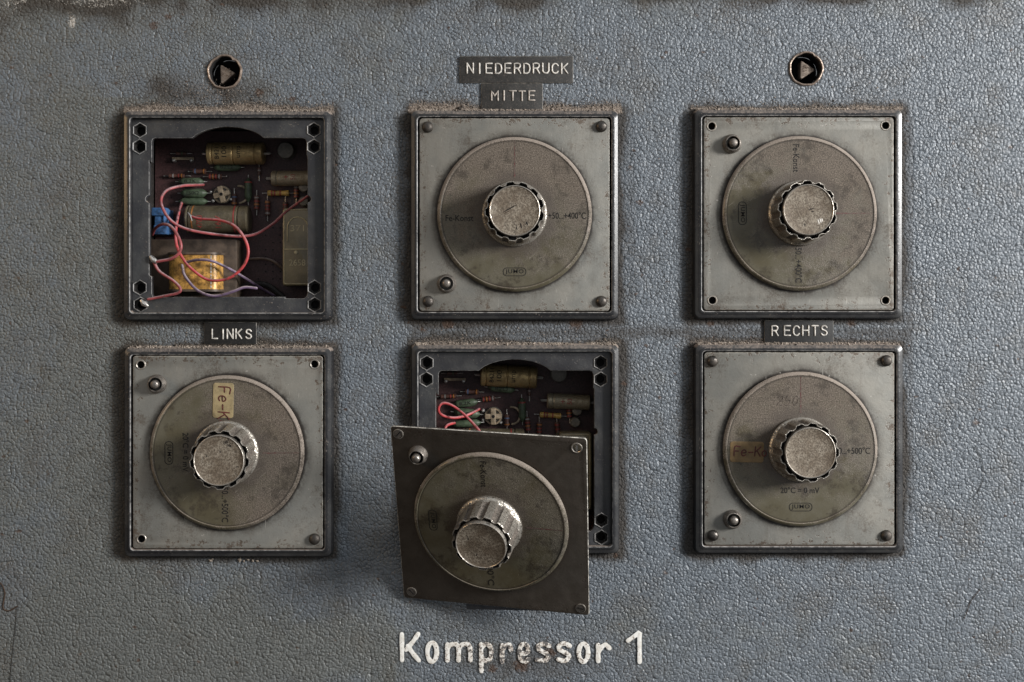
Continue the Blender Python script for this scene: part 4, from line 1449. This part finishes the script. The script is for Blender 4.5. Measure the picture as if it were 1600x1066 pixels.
wire(CB, zc([(560, 760, -8), (500, 650, -10), (430, 568, -22), (350, 492, -30), (270, 438, -32), (208, 426, -30), (178, 458, -28), (182, 500, -32), (225, 528, -40), (300, 540, -52), (380, 525, -66), (440, 500, -76), (492, 472, -86)]), 2.3, 'red_wire')
wire(CB, zc([(200, 700, -50), (232, 612, -56), (262, 590, -66), (300, 580, -80)]), 2.3, 'red_wire')

# ------------------------------------------------------------------ the loose cover hanging in front of it
k_ = 0.994
Rm = Matrix(((0.9776725, -0.03485347, -0.20722383), (-0.03934118, 0.9383526, -0.34343364), (0.20641888, 0.34391806, 0.91603036)))
tc = Vector((-31.332, -321.127, 76.938 - D)) * k_ + Vector((0, 0, D))
LK = 0.9885 * k_
B = Matrix(((1, 0, 0), (0, 0, 1), (0, -1, 0)))     # scene (x, y, z) from (u, v, w) : x=u, y=-w, z=v
A = Matrix(((1, 0, 0), (0, 0, -1), (0, 1, 0)))     # columns: u->x, v->z, w->-y
Rw = A @ Rm @ A.transposed()
cover = thing('loose_cover', 'dark detached dial cover plate hanging askew by its wire below the open middle unit', 'cover plate', (0, 0, 0))
cover.matrix_world = Matrix.Translation(Vector((tc.x * S, -tc.z * S, (tc.y + (ZY - CY)) * S))) @ Rw.to_4x4() @ Matrix.Scale(LK, 4)
mb = MB()
LQ = [(-136.5, 138.5), (133, 134.5), (-134.5, -138), (135, -139)]
mb.plate(rrect(148, 151, 5, 4), [circle(6.2, LQ[1], 20)], -4, 0, 1.1, 'shaded_plate', 'loose_edge')
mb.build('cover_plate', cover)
for i, q in enumerate(LQ):
    mb = MB()
    if i == 1:
        mb.lathe([(6.2, -5), (6.2, 0.3), (7.0, 0.9), (8.2, 0.7), (8.8, -.5)], ['black', 'rim', 'rim', 'rim'], c=(q[0], q[1], 0), n=28, cap=False)
        mb.box((q[0], q[1], -1), (3, 11, 1), 'lead')
        mb.build('eyelet', cover)
    else:
        mb.lathe([(8.2, -.5), (8.0, .9), (7.0, 1.2), (6.6, .6), (0.01, .8)], ['rim', 'rim', 'black', 'steel'], c=(q[0], q[1], 0), n=28, cap=False)
        mb.M = Matrix.Translation((q[0], q[1], 0)) @ Matrix.Rotation(rad(50 + 40 * i), 4, 'Z')
        mb.box((0, 0, .95), (10, 1.5, .5), 'black')
        mb.build('screw', cover)
button_part(cover, -107, 107, 0)
dial_parts(cover, rad(-90), 0, mat_dial('dial_loose_dust', rad(38), 0.35, -0.25), rng_txt='+400°C')
knob_parts(cover, 8, 0.12, 58)
mb = MB()
mb.M = Matrix.Translation((22, -140, -11)) @ Matrix.Rotation(rad(5.0), 4, 'Z')
mb.box((0, 0, 0), (146, 44, 3), 'bracket', 0.8)
mb.build('back_bracket', cover)
mb = MB()
mb.lathe([(30, -4.5), (30, -26), (27, -28), (8, -28), (8, -36), (0.01, -36)], 'copper', n=40, cap=False)
mb.build('potentiometer', cover)

# ------------------------------------------------------------------ dust crumbs lying on the ledges and sticking to the panel
OCT = [(1, 0, 0), (-1, 0, 0), (0, 1, 0), (0, -1, 0), (0, 0, 1), (0, 0, -1)]
OF = [(0, 2, 4), (2, 1, 4), (1, 3, 4), (3, 0, 4), (2, 0, 5), (1, 2, 5), (3, 1, 5), (0, 3, 5)]
mb = MB()
mb.mat('dust')
mb.mat('dirt')


def grain(u, v, w_, r, key):
    j = [random.uniform(.6, 1.4) for _ in range(3)]
    a = random.uniform(0, 6.28)
    ca, sa = math.cos(a), math.sin(a)
    vs = []
    for x, y, z in OCT:
        k = r * random.uniform(.7, 1.2)
        x, y = x * ca - y * sa, x * sa + y * ca
        vs.append((u + x * k * j[0], v + y * k * j[1], w_ + z * k * j[2] * .8))
    mb.add(vs, OF, key)


for k, c in ctr.items():
    nn = {'LT': 1500, 'CT': 1500, 'RT': 1100, 'LB': 1200, 'CB': 1100, 'RB': 1200}[k]
    for _ in range(nn):          # the top ledge of the bezel
        h = random.uniform(0, 14)
        v = c.y + HH - (0.3 if h < 8 else (h - 8) * 0.45) + random.uniform(0, .8)
        x_ = random.uniform(-HW + 6, HW - 6)
        if random.random() > 0.55 + 0.45 * math.sin(x_ / 17 + c.x) * math.sin(x_ / 41 + 2 * c.y):
            continue
        grain(c.x + x_, v, h, random.uniform(.5, 1.8), 'dust' if random.random() < .85 else 'dirt')
    n2 = {'LT': 420, 'CT': 480, 'RT': 230, 'LB': 120, 'CB': 120, 'RB': 120}[k]
    for _ in range(n2):          # crumbs caught on the panel above it
        d = min(random.expovariate(1 / 11), 42)
        u = c.x + random.uniform(-HW + 10, HW - 6)
        if 'T' != k[1] and d > 26:
            continue
        grain(u, c.y + HH + d, 0.8, random.uniform(.4, 1.25), 'dust' if random.random() < .5 else 'dirt')
for _ in range(160):
    q = P(random.gauss(345, 60), random.gauss(150, 12), .8)
    grain(q.x, q.y, .8, random.uniform(.4, 1.3), 'dirt' if random.random() < .6 else 'dust')
for x, y, r in ((717, 169, 4), (722, 166, 2.5), (845, 149, 2.4), (848, 153, 2), (375, 875, 3), (381, 877, 2.2), (395, 876, 3.2), (388, 875, 2.6), (402, 877, 2.4), (329, 876, 2.4), (332, 874, 1.8), (873, 163, 2.2), (880, 165, 1.8)):
    q = P(x, y, 1)
    grain(q.x, q.y, 1, r, 'dust' if y > 800 or x > 840 else 'dirt')
dust = mb.build('dust', None, smooth=False)
dust['kind'] = 'stuff'
dust['label'] = 'brown dust and crumbs lying on the top ledges of the units'
